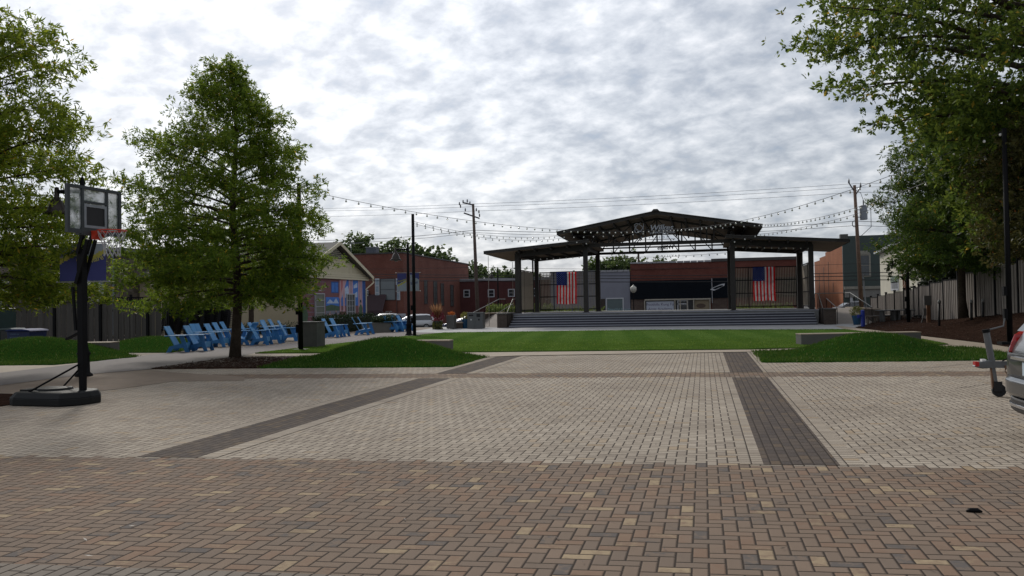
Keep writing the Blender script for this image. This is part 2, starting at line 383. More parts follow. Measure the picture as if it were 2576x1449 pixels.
# ------------------------------------------------------------------ grass
grass_soil = M('grass', (.018, .050, .008), .95, 0, .35, 30, .02, 0)
def lawnmat():
    m, t, b = newmat('mown_grass'); v = objco(t)
    s = t.nodes.new('ShaderNodeSeparateXYZ'); lk(t, v, s.inputs[0])
    w_ = mth(t, 'SINE', mth(t, 'MULTIPLY', mth(t, 'ADD', s.outputs[0], mth(t, 'MULTIPLY', s.outputs[1], .12)), 3.3))
    w_ = rng(t, w_, -.35, .35, 0, 1)
    n = noise(t, v, 45, 5, .7); n2 = noise(t, v, 1.2, 4)
    c = mixc(t, w_, (.078, .140, .030), (.110, .178, .042))
    c = mixc(t, rng(t, n2, .35, .7, 0, .5), c, (.034, .080, .015))
    c = mixc(t, rng(t, n, .30, .6, .25, 1), (.014, .045, .006), c)
    lk(t, c, b.inputs['Base Color']); b.inputs['Roughness'].default_value = .95; b.inputs['Specular IOR Level'].default_value = 0
    bump(t, b, n, .03, .5); return m
mown = lawnmat()
lawn_px = [(642, 891), (1128, 888.5), (1880, 880.8), (2385, 868.5), (2324, 856.5), (2128, 830.8), (1641, 831.8), (1121, 838.6), (997, 850)]
lawn_poly = interp(lawn_px)
mb = MB(); n_ = len(lawn_poly)
mb.v = [(p.x, p.y, .05) for p in lawn_poly] + [(p.x, p.y, 0) for p in lawn_poly]; mb.f = [tuple(range(n_))] + [(i, n_ + i, n_ + (i + 1) % n_, (i + 1) % n_) for i in range(n_)]; mb.mi = [0] * len(mb.f)
struct('lawn', mb, mown)
def inpoly(P, x, y):
    c = np.zeros(x.shape, bool); n = len(P)
    for i in range(n):
        x0, y0 = P[i][0], P[i][1]; x1, y1 = P[i - 1][0], P[i - 1][1]
        c ^= ((y0 > y) != (y1 > y)) & (x < (x1 - x0) * (y - y0) / (y1 - y0 + 1e-12) + x0)
    return c
def edgedist(P, x, y):
    d = np.full(x.shape, 1e9); n = len(P)
    for i in range(n):
        ax, ay = P[i][0], P[i][1]; bx_, by_ = P[i - 1][0], P[i - 1][1]
        t = np.clip(((x - ax) * (bx_ - ax) + (y - ay) * (by_ - ay)) / ((bx_ - ax) ** 2 + (by_ - ay) ** 2 + 1e-12), 0, 1)
        d = np.minimum(d, np.hypot(x - ax - t * (bx_ - ax), y - ay - t * (by_ - ay)))
    return d
rg = np.random.default_rng(7)
def humpf(humps, P):
    def f(x, y):
        z = np.full(x.shape, .035)
        for (cx, cy, rx, ry, h, rot) in humps:
            c, s = math.cos(rot), math.sin(rot); u = ((x - cx) * c + (y - cy) * s) / rx; v = (-(x - cx) * s + (y - cy) * c) / ry
            r = np.clip(np.hypot(u, v), 0, 1); z = z + h * (.5 + .5 * np.cos(math.pi * r)) ** 0.9
        return z
    return f
BL = []      # grass blades: (x,y,z,height)
def mound(P, humps, cell=.07, mulch_test=None, dens=420, h=.06):
    f = humpf(humps, P); xs = np.arange(min(p[0] for p in P), max(p[0] for p in P) + cell, cell); ys = np.arange(min(p[1] for p in P), max(p[1] for p in P) + cell, cell)
    gx, gy = np.meshgrid(xs, ys); ins = inpoly(P, gx + cell / 2, gy + cell / 2)
    Z = f(gx, gy) - .05 * (edgedist(P, gx, gy) < cell * .9); nx = len(xs)
    used = {}; mb = MB(); fl = []; jj, ii = np.nonzero(ins[:-1, :-1])
    V = np.stack([gx.ravel(), gy.ravel(), Z.ravel()], 1)
    faces = np.stack([jj * nx + ii, jj * nx + ii + 1, (jj + 1) * nx + ii + 1, (jj + 1) * nx + ii], 1)
    u, inv = np.unique(faces, return_inverse=True); mb.v = [tuple(q) for q in V[u]]; mb.f = [tuple(q) for q in inv.reshape(-1, 4)]
    if mulch_test is not None:
        cxs = gx[jj, ii]; cys = gy[jj, ii]; mb.mi = [1 if q else 0 for q in mulch_test(cxs, cys)]
    else: mb.mi = [0] * len(mb.f)
    struct('grass_mound', mb, [grass_soil, mulch], smooth=True)
    A = (xs[-1] - xs[0]) * (ys[-1] - ys[0]); n = int(A * dens); x = rg.uniform(xs[0], xs[-1], n); y = rg.uniform(ys[0], ys[-1], n)
    k = inpoly(P, x, y)
    if mulch_test is not None: k &= ~mulch_test(x, y)
    x, y = x[k], y[k]; e_ = edgedist(P, x, y) < .08; x = x + e_ * rg.normal(0, .04, len(x)); y = y + e_ * rg.normal(0, .04, len(x)); BL.append(np.stack([x, y, f(x, y) - .01, rg.uniform(.6, 1.3, len(x)) * h], 1))
def circ(px, py, z): return G(px, py, z)
M3 = [tuple(p[:2]) for p in interp([(366, 929.6), (583, 899.5), (766, 898), (1128, 896.5), (1231, 898.5), (1143, 924), (615, 927.6)])]
def m3m(x, y):
    a, b = G(640, 929), G(760, 897)
    return (b.x - a.x) * (y - a.y) - (b.y - a.y) * (x - a.x) > 0
h3 = G(978, 904); mound(M3, [(h3.x, h3.y, 2.9, 2.1, .61, .2)], mulch_test=m3m)
M4 = [tuple(p[:2]) for p in interp([(1914, 913.4), (1891, 885), (2000, 882), (2390, 873.5), (2456, 875.7), (2534, 889), (2620, 900), (2600, 905), (2449, 907.7), (2324, 909.6)])]
h4 = G(2196, 893); mound(M4, [(h4.x, h4.y, 2.7, 2.1, .58, .1)])
M1 = [tuple(p[:2]) for p in interp([(-330, 926), (137, 919), (344, 899.8), (352, 896.5), (291, 893), (200, 884), (150, 874), (-330, 872)])]
h1 = G(85, 899); mound(M1, [(h1.x, h1.y, 3.9, 2.8, .66, .1)])
M2 = [tuple(p[:2]) for p in interp([(286, 888.5), (437, 888), (520, 873), (545, 864), (420, 862), (296, 868)])]
h2 = G(385, 877); mound(M2, [(h2.x, h2.y, 2.8, 3.2, .45, .1)], dens=300)
# mown lawn gets its fringe of blades along the near side
P = [(p.x, p.y) for p in lawn_poly]
n = 260000; x = rg.uniform(-16, 9, n); y = rg.uniform(24.5, 44, n); k = inpoly(P, x, y); x, y = x[k], y[k]
ed = edgedist(P, x, y); k = (rg.uniform(0, 1, len(x)) < np.clip(1.3 - (y - 26) / 7, .12, 1)) | (ed < .15); x, y = x[k], y[k]
BL.append(np.stack([x, y, np.full(len(x), .045), rg.uniform(.02, .045, len(x))], 1))
B = np.concatenate(BL)
def quads_mesh(name, V, nper, mat, tint, parent=None):
    """V: (n, nper, 3) array of separate faces"""
    n = len(V); me = bpy.data.meshes.new(name); me.vertices.add(n * nper); me.vertices.foreach_set('co', V.astype(np.float32).ravel())
    me.loops.add(n * nper); me.loops.foreach_set('vertex_index', np.arange(n * nper, dtype=np.int32))
    me.polygons.add(n); me.polygons.foreach_set('loop_start', np.arange(0, n * nper, nper, dtype=np.int32))
    me.materials.append(mat); at = me.attributes.new('tint', 'FLOAT', 'FACE'); at.data.foreach_set('value', tint.astype(np.float32)); me.update(calc_edges=True)
    o = bpy.data.objects.new(name, me); col.objects.link(o)
    if parent is not None: o.parent = parent
    return o
Bm = np.concatenate(BL[:-1]); Bl = BL[-1]
blade = leafmat('grass_blades', (.046, .098, .014), (.105, .180, .030), .35, (.22, .24, .09), .05); blade_m = leafmat('mound_grass_blades', (.024, .056, .009), (.076, .132, .022), .2, (.18, .20, .09), .05)
for B, mt, lab in ((Bl, blade, 'short mown green grass standing on the lawn'), (Bm, blade_m, 'longer green grass standing on the mounds')):
    n = len(B); a = rg.uniform(0, 2 * math.pi, n); wd = rg.uniform(.006, .014, n); ln = rg.uniform(-.5, .5, (n, 2)) * B[:, 3:4]
    V = np.zeros((n, 3, 3)); V[:, 0] = B[:, :3]; V[:, 1] = B[:, :3]; V[:, 0, 0] -= np.cos(a) * wd; V[:, 0, 1] -= np.sin(a) * wd; V[:, 1, 0] += np.cos(a) * wd; V[:, 1, 1] += np.sin(a) * wd
    V[:, 2, :2] = B[:, :2] + ln; V[:, 2, 2] = B[:, 2] + B[:, 3]
    pt = .5 + .5 * np.sin(B[:, 0] * 1.7 + 1.3 * np.sin(B[:, 1] * 2.1)) * np.sin(B[:, 1] * 1.3 + np.sin(B[:, 0] * .9)); tn = np.clip(rg.uniform(0, 1, n) * .75 + pt * .3 - .05, 0, .92); tn[rg.uniform(0, 1, n) < .012 + .03 * pt ** 3] = 1
    o = quads_mesh('grass', V, 3, mt, tn); tagit(o, lab, 'grass', kind='stuff')

# ------------------------------------------------------------------ mulch bank up to the right fence
FENX = 11.65
kp = [2189.6, 2207.5, 2228, 2249.6, 2273.5, 2299, 2311, 2340, 2373, 2410.5, 2453.5, 2503.4, 2562.5]
_bot = [1145, 1150, 1155, 1160, 1165, 1175, 1215, 1220, 1215, 1195, 1155, 1140, 1105]
_fz = sorted((PX(k, (860 + b / 3.813) / 1.4627, FENX).y, PX(k, (860 + b / 3.813) / 1.4627, FENX).z) for k, b in zip(kp, _bot))
def fence_z(y): return float(np.interp(y, [20] + [q[0] for q in _fz], [1.15] + [q[1] for q in _fz]))
mb = MB(); lo = [G(*p) for p in [(2760, 908), (2620, 888), (2534, 874.7), (2481, 866), (2400, 856), (2324, 847.3), (2220, 834), (2150, 826)]]
ysf = [26, 30, 34.5, 38, 42, 47, 52, 57]; rows = 12
for i, (p, yf) in enumerate(zip(lo, ysf)):
    for j in range(rows + 1):
        t_ = j / rows; x_ = p.x + (FENX + .3 - p.x) * t_; y_ = p.y + (yf - p.y) * t_
        mb.v.append((x_, y_, .05 + fence_z(yf) * (t_ * t_ * (3 - 2 * t_)) + random.Random(i * 99 + j).uniform(-.02, .02)))
for i in range(len(lo) - 1):
    for j in range(rows): k = i * (rows + 1) + j; mb.f.append((k, k + 1, k + rows + 2, k + rows + 1)); mb.mi.append(0)
struct('mulch_bank', mb, mulch, smooth=True)
mulch_v = [Vector(v) for v in mb.v]
def bank_z(x, y): return min(mulch_v, key=lambda v: (v.x - x) ** 2 + (v.y - y) ** 2).z
mb = MB(); mb.ground(interp([(-200, 985), (30, 992), (75, 1003), (50, 1016), (0, 1023), (-200, 1042)]), .012); struct('mulch_bed', mb, mulch)

# loose wood chips and fallen leaves
def chips(name, pts, size, mat, label, seed):
    r = np.random.default_rng(seed); n = len(pts); p = np.array(pts); a = r.uniform(0, 6.28, n); s = r.uniform(.5, 1.5, n) * size; tl = r.normal(0, .35, (n, 2))
    V = np.zeros((n, 4, 3)); ca, sa = np.cos(a), np.sin(a)
    for q, (uu, vv_) in enumerate(((-1, 0), (0, -.28), (1, 0), (0, .28))):
        V[:, q, 0] = p[:, 0] + (ca * uu - sa * vv_) * s; V[:, q, 1] = p[:, 1] + (sa * uu + ca * vv_) * s; V[:, q, 2] = p[:, 2] + .008 + (tl[:, 0] * uu + tl[:, 1] * vv_) * s * .4 + np.abs(tl[:, 0]) * s * .4
    o = quads_mesh(name, V, 4, mat, r.uniform(0, 1, n)); tagit(o, label, 'debris', kind='stuff')
r = random.Random(3); pts = []
for _ in range(9000):
    i = r.randrange(len(lo) - 1); j = r.randrange(rows); k = i * (rows + 1) + j; a_, b_ = r.random(), r.random()
    v = (mulch_v[k] * (1 - a_) + mulch_v[k + 1] * a_) * (1 - b_) + (mulch_v[k + rows + 1] * (1 - a_) + mulch_v[k + rows + 2] * a_) * b_; pts.append(tuple(v))
P3 = np.array(M3); xx = rg.uniform(P3[:, 0].min(), P3[:, 0].max(), 9000); yy = rg.uniform(P3[:, 1].min(), P3[:, 1].max(), 9000); k = inpoly(M3, xx, yy) & m3m(xx, yy)
pts += [(a, b, .035) for a, b in zip(xx[k], yy[k])]
chips('wood_chips', pts, .035, leafmat('chip', (.014, .008, .006), (.068, .042, .030), 0, (.14, .10, .07), .05), 'brown bark chips scattered over the planting beds', 5)
pts = []
for _ in range(800):
    x_ = r.uniform(-15, 9); y_ = 3.2 + 22 * r.random() ** 1.5; pts.append((x_, y_, .004))
chips('leaf_litter', pts, .02, leafmat('litter', (.015, .010, .007), (.06, .035, .02), 0), 'dark twigs and dry leaves scattered on the brick paving', 8)
p = G(2450, 1289); c_ = thing('fallen_clod', 'small black lump lying on the brick paving at right', 'debris', p)
mb = MB(); mb.tube([p + Vector((-.05, 0, .006)), p + Vector((-.02, .008, .014)), p + Vector((.025, 0, .016)), p + Vector((.055, -.005, .008))], [.008, .018, .017, .006], 7); part('lump', mb, black, c_, smooth=True)

# ------------------------------------------------------------------ foliage
def leaves_arr(P_, D_, size, r, asp=.3, jit=.6):
    """diamond leaves at P_ pointing along D_"""
    n = len(P_); d = D_ + r.normal(0, jit, (n, 3)); d /= np.linalg.norm(d, axis=1, keepdims=True) + 1e-9
    q = r.normal(0, 1, (n, 3)); s = np.cross(d, q); s /= np.linalg.norm(s, axis=1, keepdims=True) + 1e-9
    L_ = (r.uniform(.65, 1.35, n) * size)[:, None]; V = np.zeros((n, 4, 3))
    V[:, 0] = P_; V[:, 2] = P_ + d * L_; mid = P_ + d * L_ * .5; V[:, 1] = mid + s * L_ * asp * .5; V[:, 3] = mid - s * L_ * asp * .5
    return V
def tree(name, label, base, height, trunk_r, prof, nprim, nleaf, size, mat, seed, z0, elev=28, asp=.3, group=None, cat='tree', sec=9, spread=.16, lean=(0, 0), azr=None, skew=(0, 0), clump=.12):
    r = np.random.default_rng(seed); T = thing(name, label, cat, base, group=group)
    zs = [p[0] for p in prof]; rs = [p[1] for p in prof]; mb = MB(); k = 12
    cx = lambda z: (lean[0] * z + .05 * math.sin(z * 1.3 + seed)); cy = lambda z: (lean[1] * z + .05 * math.cos(z * 1.1 + seed))
    tp = [(cx(height * .93 * i / k), cy(height * .93 * i / k), height * .93 * i / k) for i in range(k + 1)]
    tr = [trunk_r * (1.25 if i == 0 else 1) * (1 - .9 * (i / k)) + .012 for i in range(k + 1)]
    mb.tube(tp, tr, 9); part('trunk', mb, bark, T, world=False, smooth=True)
    mb = MB(); P_ = []; D_ = []; W_ = []
    for i in range(nprim):
        t = (i + .5) / nprim; zb = z0 + (height * .9 - z0) * t ** 1.1; az = i * 2.399 + r.uniform(-.4, .4) if azr is None else r.uniform(*azr)
        el = R_(elev * (-.35 + 1.75 * t if t < .45 else .45 + .9 * t - .405 + .38) + r.uniform(-8, 8)); ze = zb
        for _ in range(4): L_ = float(np.interp(ze, zs, rs)); ze = zb + math.tan(el) * L_ * .75
        L_ *= r.uniform(.72, 1.1); L_ = max(L_, .25)
        a = Vector((cx(zb), cy(zb), zb)); dirv = Vector((math.cos(az), math.sin(az), 0)); L_ = max(.2, L_ + skew[0] * dirv.x + skew[1] * dirv.y)
        e_ = a + dirv * L_ + Vector((0, 0, math.tan(el) * L_ * .75)); m_ = (a + e_) / 2 + Vector((0, 0, .12 * L_))
        def q_(s): return a * (1 - s) ** 2 + m_ * 2 * s * (1 - s) + e_ * s * s
        br = max(.012, trunk_r * .38 * (1 - t * .6))
        mb.tube([q_(s) for s in (0, .25, .5, .75, 1)], [br, br * .75, br * .5, br * .3, .006], 5, cap=False)
        ns = sec
        for j in range(ns):
            s = .22 + .78 * (j + r.uniform(0, 1)) / ns; p0 = q_(min(s, 1)); sgn = 1 if j % 2 else -1
            side = Vector((-dirv.y, dirv.x, 0)) * sgn; dd = (dirv * r.uniform(.4, 1.1) + side * r.uniform(.3, 1.1) + Vector((0, 0, r.uniform(-.3, .55)))).normalized()
            l2 = L_ * .42 * (1.15 - s * .7) * r.uniform(.6, 1.2) + .18
            p1 = p0 + dd * l2 * .5; p2 = p0 + dd * l2 + Vector((0, 0, -.08 * l2))
            mb.tube([p0, p1, p2], [br * .3 * (1.1 - s) + .005, .005, .003], 3, cap=False)
            nn = 1 + int(nleaf / (nprim * ns) * r.uniform(.35, 1.65) * (.35 + L_ / (max(rs) + .01)) * (1.35 - .7 * t))
            tt = r.uniform(.1, 1.05, nn)[:, None]; A = np.array(p0); Bv = np.array(p2)
            # tufts: leaves burst from a few twig ends
            nk = max(2, nn // 8); kt = r.uniform(.1, 1.08, nk)[:, None]; kc = A + (Bv - A) * kt + r.normal(0, spread, (nk, 3)); kw = r.uniform(-clump, clump, nk)
            kd = np.array(dd) * .7 + r.normal(0, .45, (nk, 3)) + np.array((0, 0, -.15)); kn = r.integers(0, nk, nn)
            P_.append(kc[kn] + r.normal(0, size * .22, (nn, 3))); D_.append(kd[kn]); W_.append(kw[kn])
    part('branches', mb, bark, T, world=False, smooth=True)
    P_ = np.concatenate(P_); D_ = np.concatenate(D_); W_ = np.concatenate(W_)
    V = leaves_arr(P_, D_, size, r, asp, .75)
    tint = np.clip(r.uniform(0, .92, len(P_)) * .7 + .15 + W_ + .1 * (P_[:, 2] / height - .5), 0, 1); tint[r.uniform(0, 1, len(P_)) < .015] = 1
    quads_mesh('crown', V, 4, mat, tint, T); return T
def blob(P_c, rad, n, r, flat_=0):
    u = r.normal(0, 1, (n, 3)); u /= np.linalg.norm(u, axis=1, keepdims=True); rr = r.uniform(0, 1, (n, 1)) ** .45
    p = u * rr * np.array(rad) + np.array(P_c); return p, u
oak = leafmat('oak_leaves', (.026, .070, .010), (.175, .235, .026), .5, (.36, .28, .03), .1)
oak2 = leafmat('oak_leaves_bright', (.032, .078, .010), (.21, .255, .025), .5, (.36, .25, .03), .12)
elm = leafmat('elm_leaves', (.016, .044, .010), (.085, .13, .020), .4, (.30, .22, .03), .12)
elm2 = leafmat('elm_leaves_light', (.022, .055, .012), (.14, .185, .028), .46, (.38, .28, .04), .12)
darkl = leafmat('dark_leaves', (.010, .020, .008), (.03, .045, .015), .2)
russet = leafmat('russet_leaves', (.030, .038, .012), (.10, .09, .025), .35, (.22, .10, .03))
farl = leafmat('far_leaves', (.030, .055, .020), (.10, .14, .045), .4)

b_ = G(595, 900)
tree('oak_tree', 'slender young oak standing in the mulch bed beside the left mound', b_, 10.3, .15,
     [(1.2, 2.4), (1.8, 2.9), (2.5, 3.15), (3.3, 3.2), (4.6, 3.15), (5.5, 3.0), (6.0, 2.65), (6.9, 2.15), (7.7, 1.65), (8.5, .95), (9.2, .4), (10.2, .1)], 96, 125000, .122, oak, 11, 1.9, 24, .27, group='trees around the plaza', sec=10, spread=.14, skew=(-.32, 0))
b_ = PD(-97, 700, 20); b_.z = 0
tree('oak_tree', 'oak cut by the left edge of the picture with bright drooping tufts', b_, 9.6, .16,
     [(1.2, 1.8), (1.7, 2.6), (2.4, 3.0), (3.0, 3.1), (4.4, 3.4), (5.5, 3.9), (6.0, 3.3), (6.7, 2.3), (7.3, 2.3), (8.1, 2.7), (8.7, 2.0), (9.6, .5)], 86, 88000, .15, oak2, 23, 1.9, 22, .24, group='trees around the plaza', sec=10, spread=.14)
b_ = G(630, 852)
tree('oak_tree', 'oak behind the blue chairs, mostly hidden by the front tree', b_, 7.4, .14,
     [(2.2, 1.4), (3, 2.4), (4, 2.6), (5, 2.4), (6, 1.8), (7.4, .3)], 40, 22000, .12, oak, 31, 2.4, 26, .26, group='trees around the plaza', sec=8)
b_ = PD(2424, 800, 35.5)
tree('oak_tree', 'oak on the mulch bank in front of the right fence', b_, 9.8, .17,
     [(1.6, 2.3), (2.1, 3.0), (3.0, 3.45), (4.5, 3.4), (6, 3.1), (7.5, 2.5), (9, 1.4), (9.8, .3)], 92, 112000, .14, elm, 41, 2.3, 22, .26, group='trees around the plaza', sec=10, spread=.15)
b_ = PD(2655, 700, 25); b_.z = .9
tree('elm_tree', 'huge spreading tree overhanging the upper right corner', b_, 15, .42,
     [(2.6, 2.0), (3.6, 3.2), (4.3, 4.2), (5.2, 4.6), (6.3, 4.9), (7.2, 5.9), (9, 6.4), (11, 6.6), (13, 5), (15, 1)], 96, 150000, .165, elm2, 58, 3.0, 26, .42, cat='tree', sec=12, spread=.26, clump=.2)
b_ = PD(2655, 700, 22.8); b_.z = .9
tree('maple_tree', 'reddish green tree behind the lamp pole at the right edge', b_, 6.0, .11,
     [(1.5, 1.2), (2.2, 1.7), (3.5, 2.1), (4.6, 1.9), (6.0, .5)], 50, 34000, .13, russet, 61, 1.9, 18, .32, sec=9, spread=.16)
# dark trees beyond the fence at right
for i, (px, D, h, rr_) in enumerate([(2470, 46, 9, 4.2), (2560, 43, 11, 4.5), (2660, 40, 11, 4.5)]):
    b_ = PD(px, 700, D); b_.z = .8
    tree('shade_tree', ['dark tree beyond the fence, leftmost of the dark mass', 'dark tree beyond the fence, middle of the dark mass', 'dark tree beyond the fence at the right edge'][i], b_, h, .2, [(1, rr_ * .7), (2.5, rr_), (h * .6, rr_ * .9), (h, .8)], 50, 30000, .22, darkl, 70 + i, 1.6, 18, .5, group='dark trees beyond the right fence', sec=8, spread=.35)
# distant trees
far = [(905, 135, 580, 4.6, 'round green tree above the left end of the brick roof'), (985, 138, 602, 4.0, 'green tree behind the gooseneck lamp above the brick roof'), (1050, 134, 612, 3.2, 'green tree seen behind the black pole above the roof'), (1105, 134, 628, 2.8, 'lower tree at the right end of the brick roof'),
       (1195, 165, 662, 5.0, 'pale distant tree beside the leaning utility pole'), (1262, 160, 675, 4.2, 'rounded distant tree above the low brick building'), (1320, 170, 684, 4.5, 'distant tree behind the left edge of the pavilion'),
       (1500, 150, 655, 3.6, 'spiky tree above the grey building, leftmost'), (1545, 148, 643, 3.4, 'tallest tree above the grey building'), (1590, 152, 648, 3.0, 'tree above the grey building next to the utility pole'),
       (1645, 160, 657, 2.6, 'small tree top over the brick parapet, left one'), (1680, 160, 655, 2.6, 'small tree top over the brick parapet, right one'),
       (1400, 175, 690, 5, 'low distant tree seen through the left screen')]
for i, (px, D, ytop, rr_, lab) in enumerate(far):
    t_ = PD(px, ytop, D); h = t_.z + 1.2; b_ = Vector((t_.x, t_.y, -1.2))
    tree('distant_tree', lab, b_, h, .25, [(h * .15, rr_ * .7), (h * .4, rr_), (h * .7, rr_ * .9), (h * .9, rr_ * .55), (h, .4)], 34, 7500, .55, farl, 100 + i, h * .22, 28, .6, group='distant trees behind the buildings', sec=7, spread=.6)

# ------------------------------------------------------------------ pavilion
ZD = .87
YF, YB = 51.7, 58.0
steel = M('pavilion_steel', (.040, .036, .033), .6, 0, .15, 6, 0, .25); soffit = M('pavilion_soffit', (.21, .155, .105), .8, 0, .15, 3)
stone_dark = M('bluestone_steps', (.055, .058, .075), .7, 0, .15, 3, .002, .3); nosing = M('step_nosing', (.36, .37, .42), .6, 0, .1)
cheek = brick_wall_mat('dark_brick', (.075, .055, .045), (.10, .075, .06), (.13, .12, .11))
PV = thing('pavilion', 'open steel stage pavilion with a raised centre roof and lower side wings', 'stage', (-2.75, YF, 0))
mb = MB(); mb.bx(-12.15, 6.65, YF - .42, 60, -.6, ZD); part('stage_floor', mb, M('stage_floor', (.2, .2, .2), .8), PV)
mb = MB(); mn = MB()
for i in range(6):
    z1 = ZD - .145 * i - .004 if i else ZD - .004; y1 = YF - .42 - .34 * i
    if i: mb.bx(-11.85, 6.35, y1, y1 + .345, -.3, z1 - .0); mn.bx(-11.86, 6.36, y1 - .015, y1 + .05, z1 - .04, z1 + .003)
mn.bx(-12.16, 6.66, YF - .45, YF - .38, ZD - .04, ZD + .003)
part('steps', mb, stone_dark, PV); part('step_nosing', mn, nosing, PV)
colx = [-11.78, -7.30, 1.80, 6.35]
def beam_z(x):   # underside of the roof at the columns
    return 4.72 if x in (colx[0], colx[3]) else 5.05
for y in (YF, YB):
    for x in colx:
        mb = MB(); w_ = .14; top = 4.78 if x in (colx[0], colx[3]) else 5.72
        mb.bx(x - w_, x + w_, y - w_ + .16, y + w_ + .16, ZD, top); mb.bx(x - .2, x + .2, y - .04, y + .36, ZD, ZD + .03)
        part('column', mb, steel, PV)
def droop(mb, y0, k): mb.v = [(a, b, c - max(0, b - y0) * k) for a, b, c in mb.v]
# wing roofs (mono pitch, rising toward the middle)
for sx, x0, z0_, x1, z1_ in ((-1, -13.7, 4.78, -6.9, 5.30), (1, 8.35, 4.80, 1.4, 5.30)):
    mb = MB(); pr = [(x0, z0_), (x1, z1_), (x1, z1_ + .10), (x0, z0_ + .10)]
    if sx > 0: pr = pr[::-1]
    mb.prism(pr, 50.8, 58.5); droop(mb, 50.8, .017); o = part('wing_roof', mb, [soffit], PV)
    ms = MB(); dz = (z1_ - z0_) / (x1 - x0)
    for y in (50.74, 58.5): ms.prism([(x0, z0_ - .02), (x1, z1_ - .02), (x1, z1_ + .14), (x0, z0_ + .14)], y, y + .06)
    ms.bx(min(x0, x0 - .06 * -sx) , max(x0, x0 - .06 * -sx), 50.8, 58.5, z0_ - .02, z0_ + .14); droop(ms, 50.8, .017); part('fascia', ms, steel, PV)
    md = MB(); md.prism([(x0 - .04 * -sx, z0_ + .141), (x1, z1_ + .141), (x1, z1_ + .17), (x0 - .04 * -sx, z0_ + .17)], 50.7, 58.6); droop(md, 50.8, .017); part('roof_sheet', md, M('roof_metal', (.10, .095, .09), .45, .4), PV)
    xa, xb = (colx[0], colx[1]) if sx < 0 else (colx[3], colx[2])
    for y in (YF + .16, YB + .16):
        za = z0_ + dz * (xa - x0); zb = z0_ + dz * (xb - x0); mb = MB(); mb.beam((xa, y, za - .2), (xb, y, zb - .2), .16, .36); part('beam', mb, steel, PV)
    for xx in np.linspace(xa + (.3 if sx < 0 else -.3), xb, 5):
        zc = z0_ + dz * (xx - x0); mb = MB(); mb.bx(xx - .05, xx + .05, 50.9, 58.4, zc - .16, zc - .003); droop(mb, 50.8, .017); part('purlin', mb, steel, PV)
    mb = MB(); mb.beam((xa, YF, z0_ + dz * (xa - x0) - .2), (xa, YB, z0_ + dz * (xa - x0) - .2), .16, .32); part('beam', mb, steel, PV)
# centre roof
eL, eR, rz = -8.78, 3.42, 6.86; ze = 5.80; rxm = -2.72
for xa in (eL, eR):
    mb = MB(); pr = [(xa, ze), (rxm, rz), (rxm, rz + .12), (xa, ze + .12)]
    if xa > rxm: pr = pr[::-1]
    mb.prism(pr, 50.3, 62.0); droop(mb, 50.3, .021); part('centre_roof', mb, soffit, PV)
    ms = MB(); s_ = -1 if xa < rxm else 1
    for y in (50.23, 62.0): ms.prism([(xa, ze - .03), (rxm, rz - .03), (rxm, rz + .15), (xa, ze + .15)], y, y + .07)
    ms.bx(min(xa, xa + .07 * s_), max(xa, xa + .07 * s_), 50.23, 62.07, ze - .03, ze + .15); droop(ms, 50.3, .021); part('fascia', ms, steel, PV)
    md = MB(); md.prism([(xa + .1 * s_, ze + .151), (rxm, rz + .151), (rxm, rz + .185), (xa + .1 * s_, ze + .185)], 50.15, 62.15); droop(md, 50.3, .021); part('roof_sheet', md, M('roof_metal', (.10, .095, .09), .45, .4), PV)
    for i in range(1, 7):
        f = i / 7; xx = xa + (rxm - xa) * f; zz_ = ze + (rz - ze) * f; mb = MB(); mb.bx(xx - .05, xx + .05, 50.4, 61.9, zz_ - .17, zz_ - .003); droop(mb, 50.3, .021); part('purlin', mb, steel, PV)
mb = MB(); mb.prism([(rxm - .25, rz + .13), (rxm + .25, rz + .13), (rxm + .12, rz + .27), (rxm - .12, rz + .27)], 50.1, 62.2); droop(mb, 50.3, .021); part('ridge_cap', mb, steel, PV)
for y in (50.9, YF + .16, YB + .16):
    front = y < 51
    mb = MB(); xl, xr = colx[1] - (.0 if not front else 1.0), colx[2] + (0 if not front else 1.0); zb = 5.16 if y < 52 else 4.98
    if front: continue
    mb.beam((xl, y, zb), (xr, y, zb), .16, .22 if y < 52 else .17)
    if y > 55: mb.beam((xl, y, zb + .36), (xr, y, zb + .36), .09, .1)
    nb = 8 if y > 52 else 6
    prev = None
    for i in range(nb + 1):
        xx = xl + (xr - xl) * i / nb; zt = ze - .05 + (rz - ze) * (1 - abs(xx - rxm) / (rxm - eL)) - .12
        mb.beam((xx, y, zb), (xx, y, zt), .09, .09)
        if i < nb:
            x2 = xl + (xr - xl) * (i + 1) / nb; z2 = ze - .05 + (rz - ze) * (1 - abs(x2 - rxm) / (rxm - eL)) - .12
            mb.beam((xx, y, zt if i >= nb / 2 else zb), (x2, y, z2 if i < nb / 2 else zb), .055, .055)
    for a_, b2 in ((xl, rxm), (xr, rxm)):
        f0 = ze - .1 + (rz - ze) * (1 - abs(a_ - rxm) / (rxm - eL)); mb.beam((a_, y, f0 - .1), (b2, y, rz - .15), .11, .13)
    part('truss', mb, steel, PV)
for x in (colx[1], colx[2]):
    mb = MB(); mb.beam((x, YF, 5.6), (x, YB + .3, 5.6), .16, .25); mb.beam((x, YF, 5.0), (x, YB + .3, 5.0), .12, .16); part('beam', mb, steel, PV)
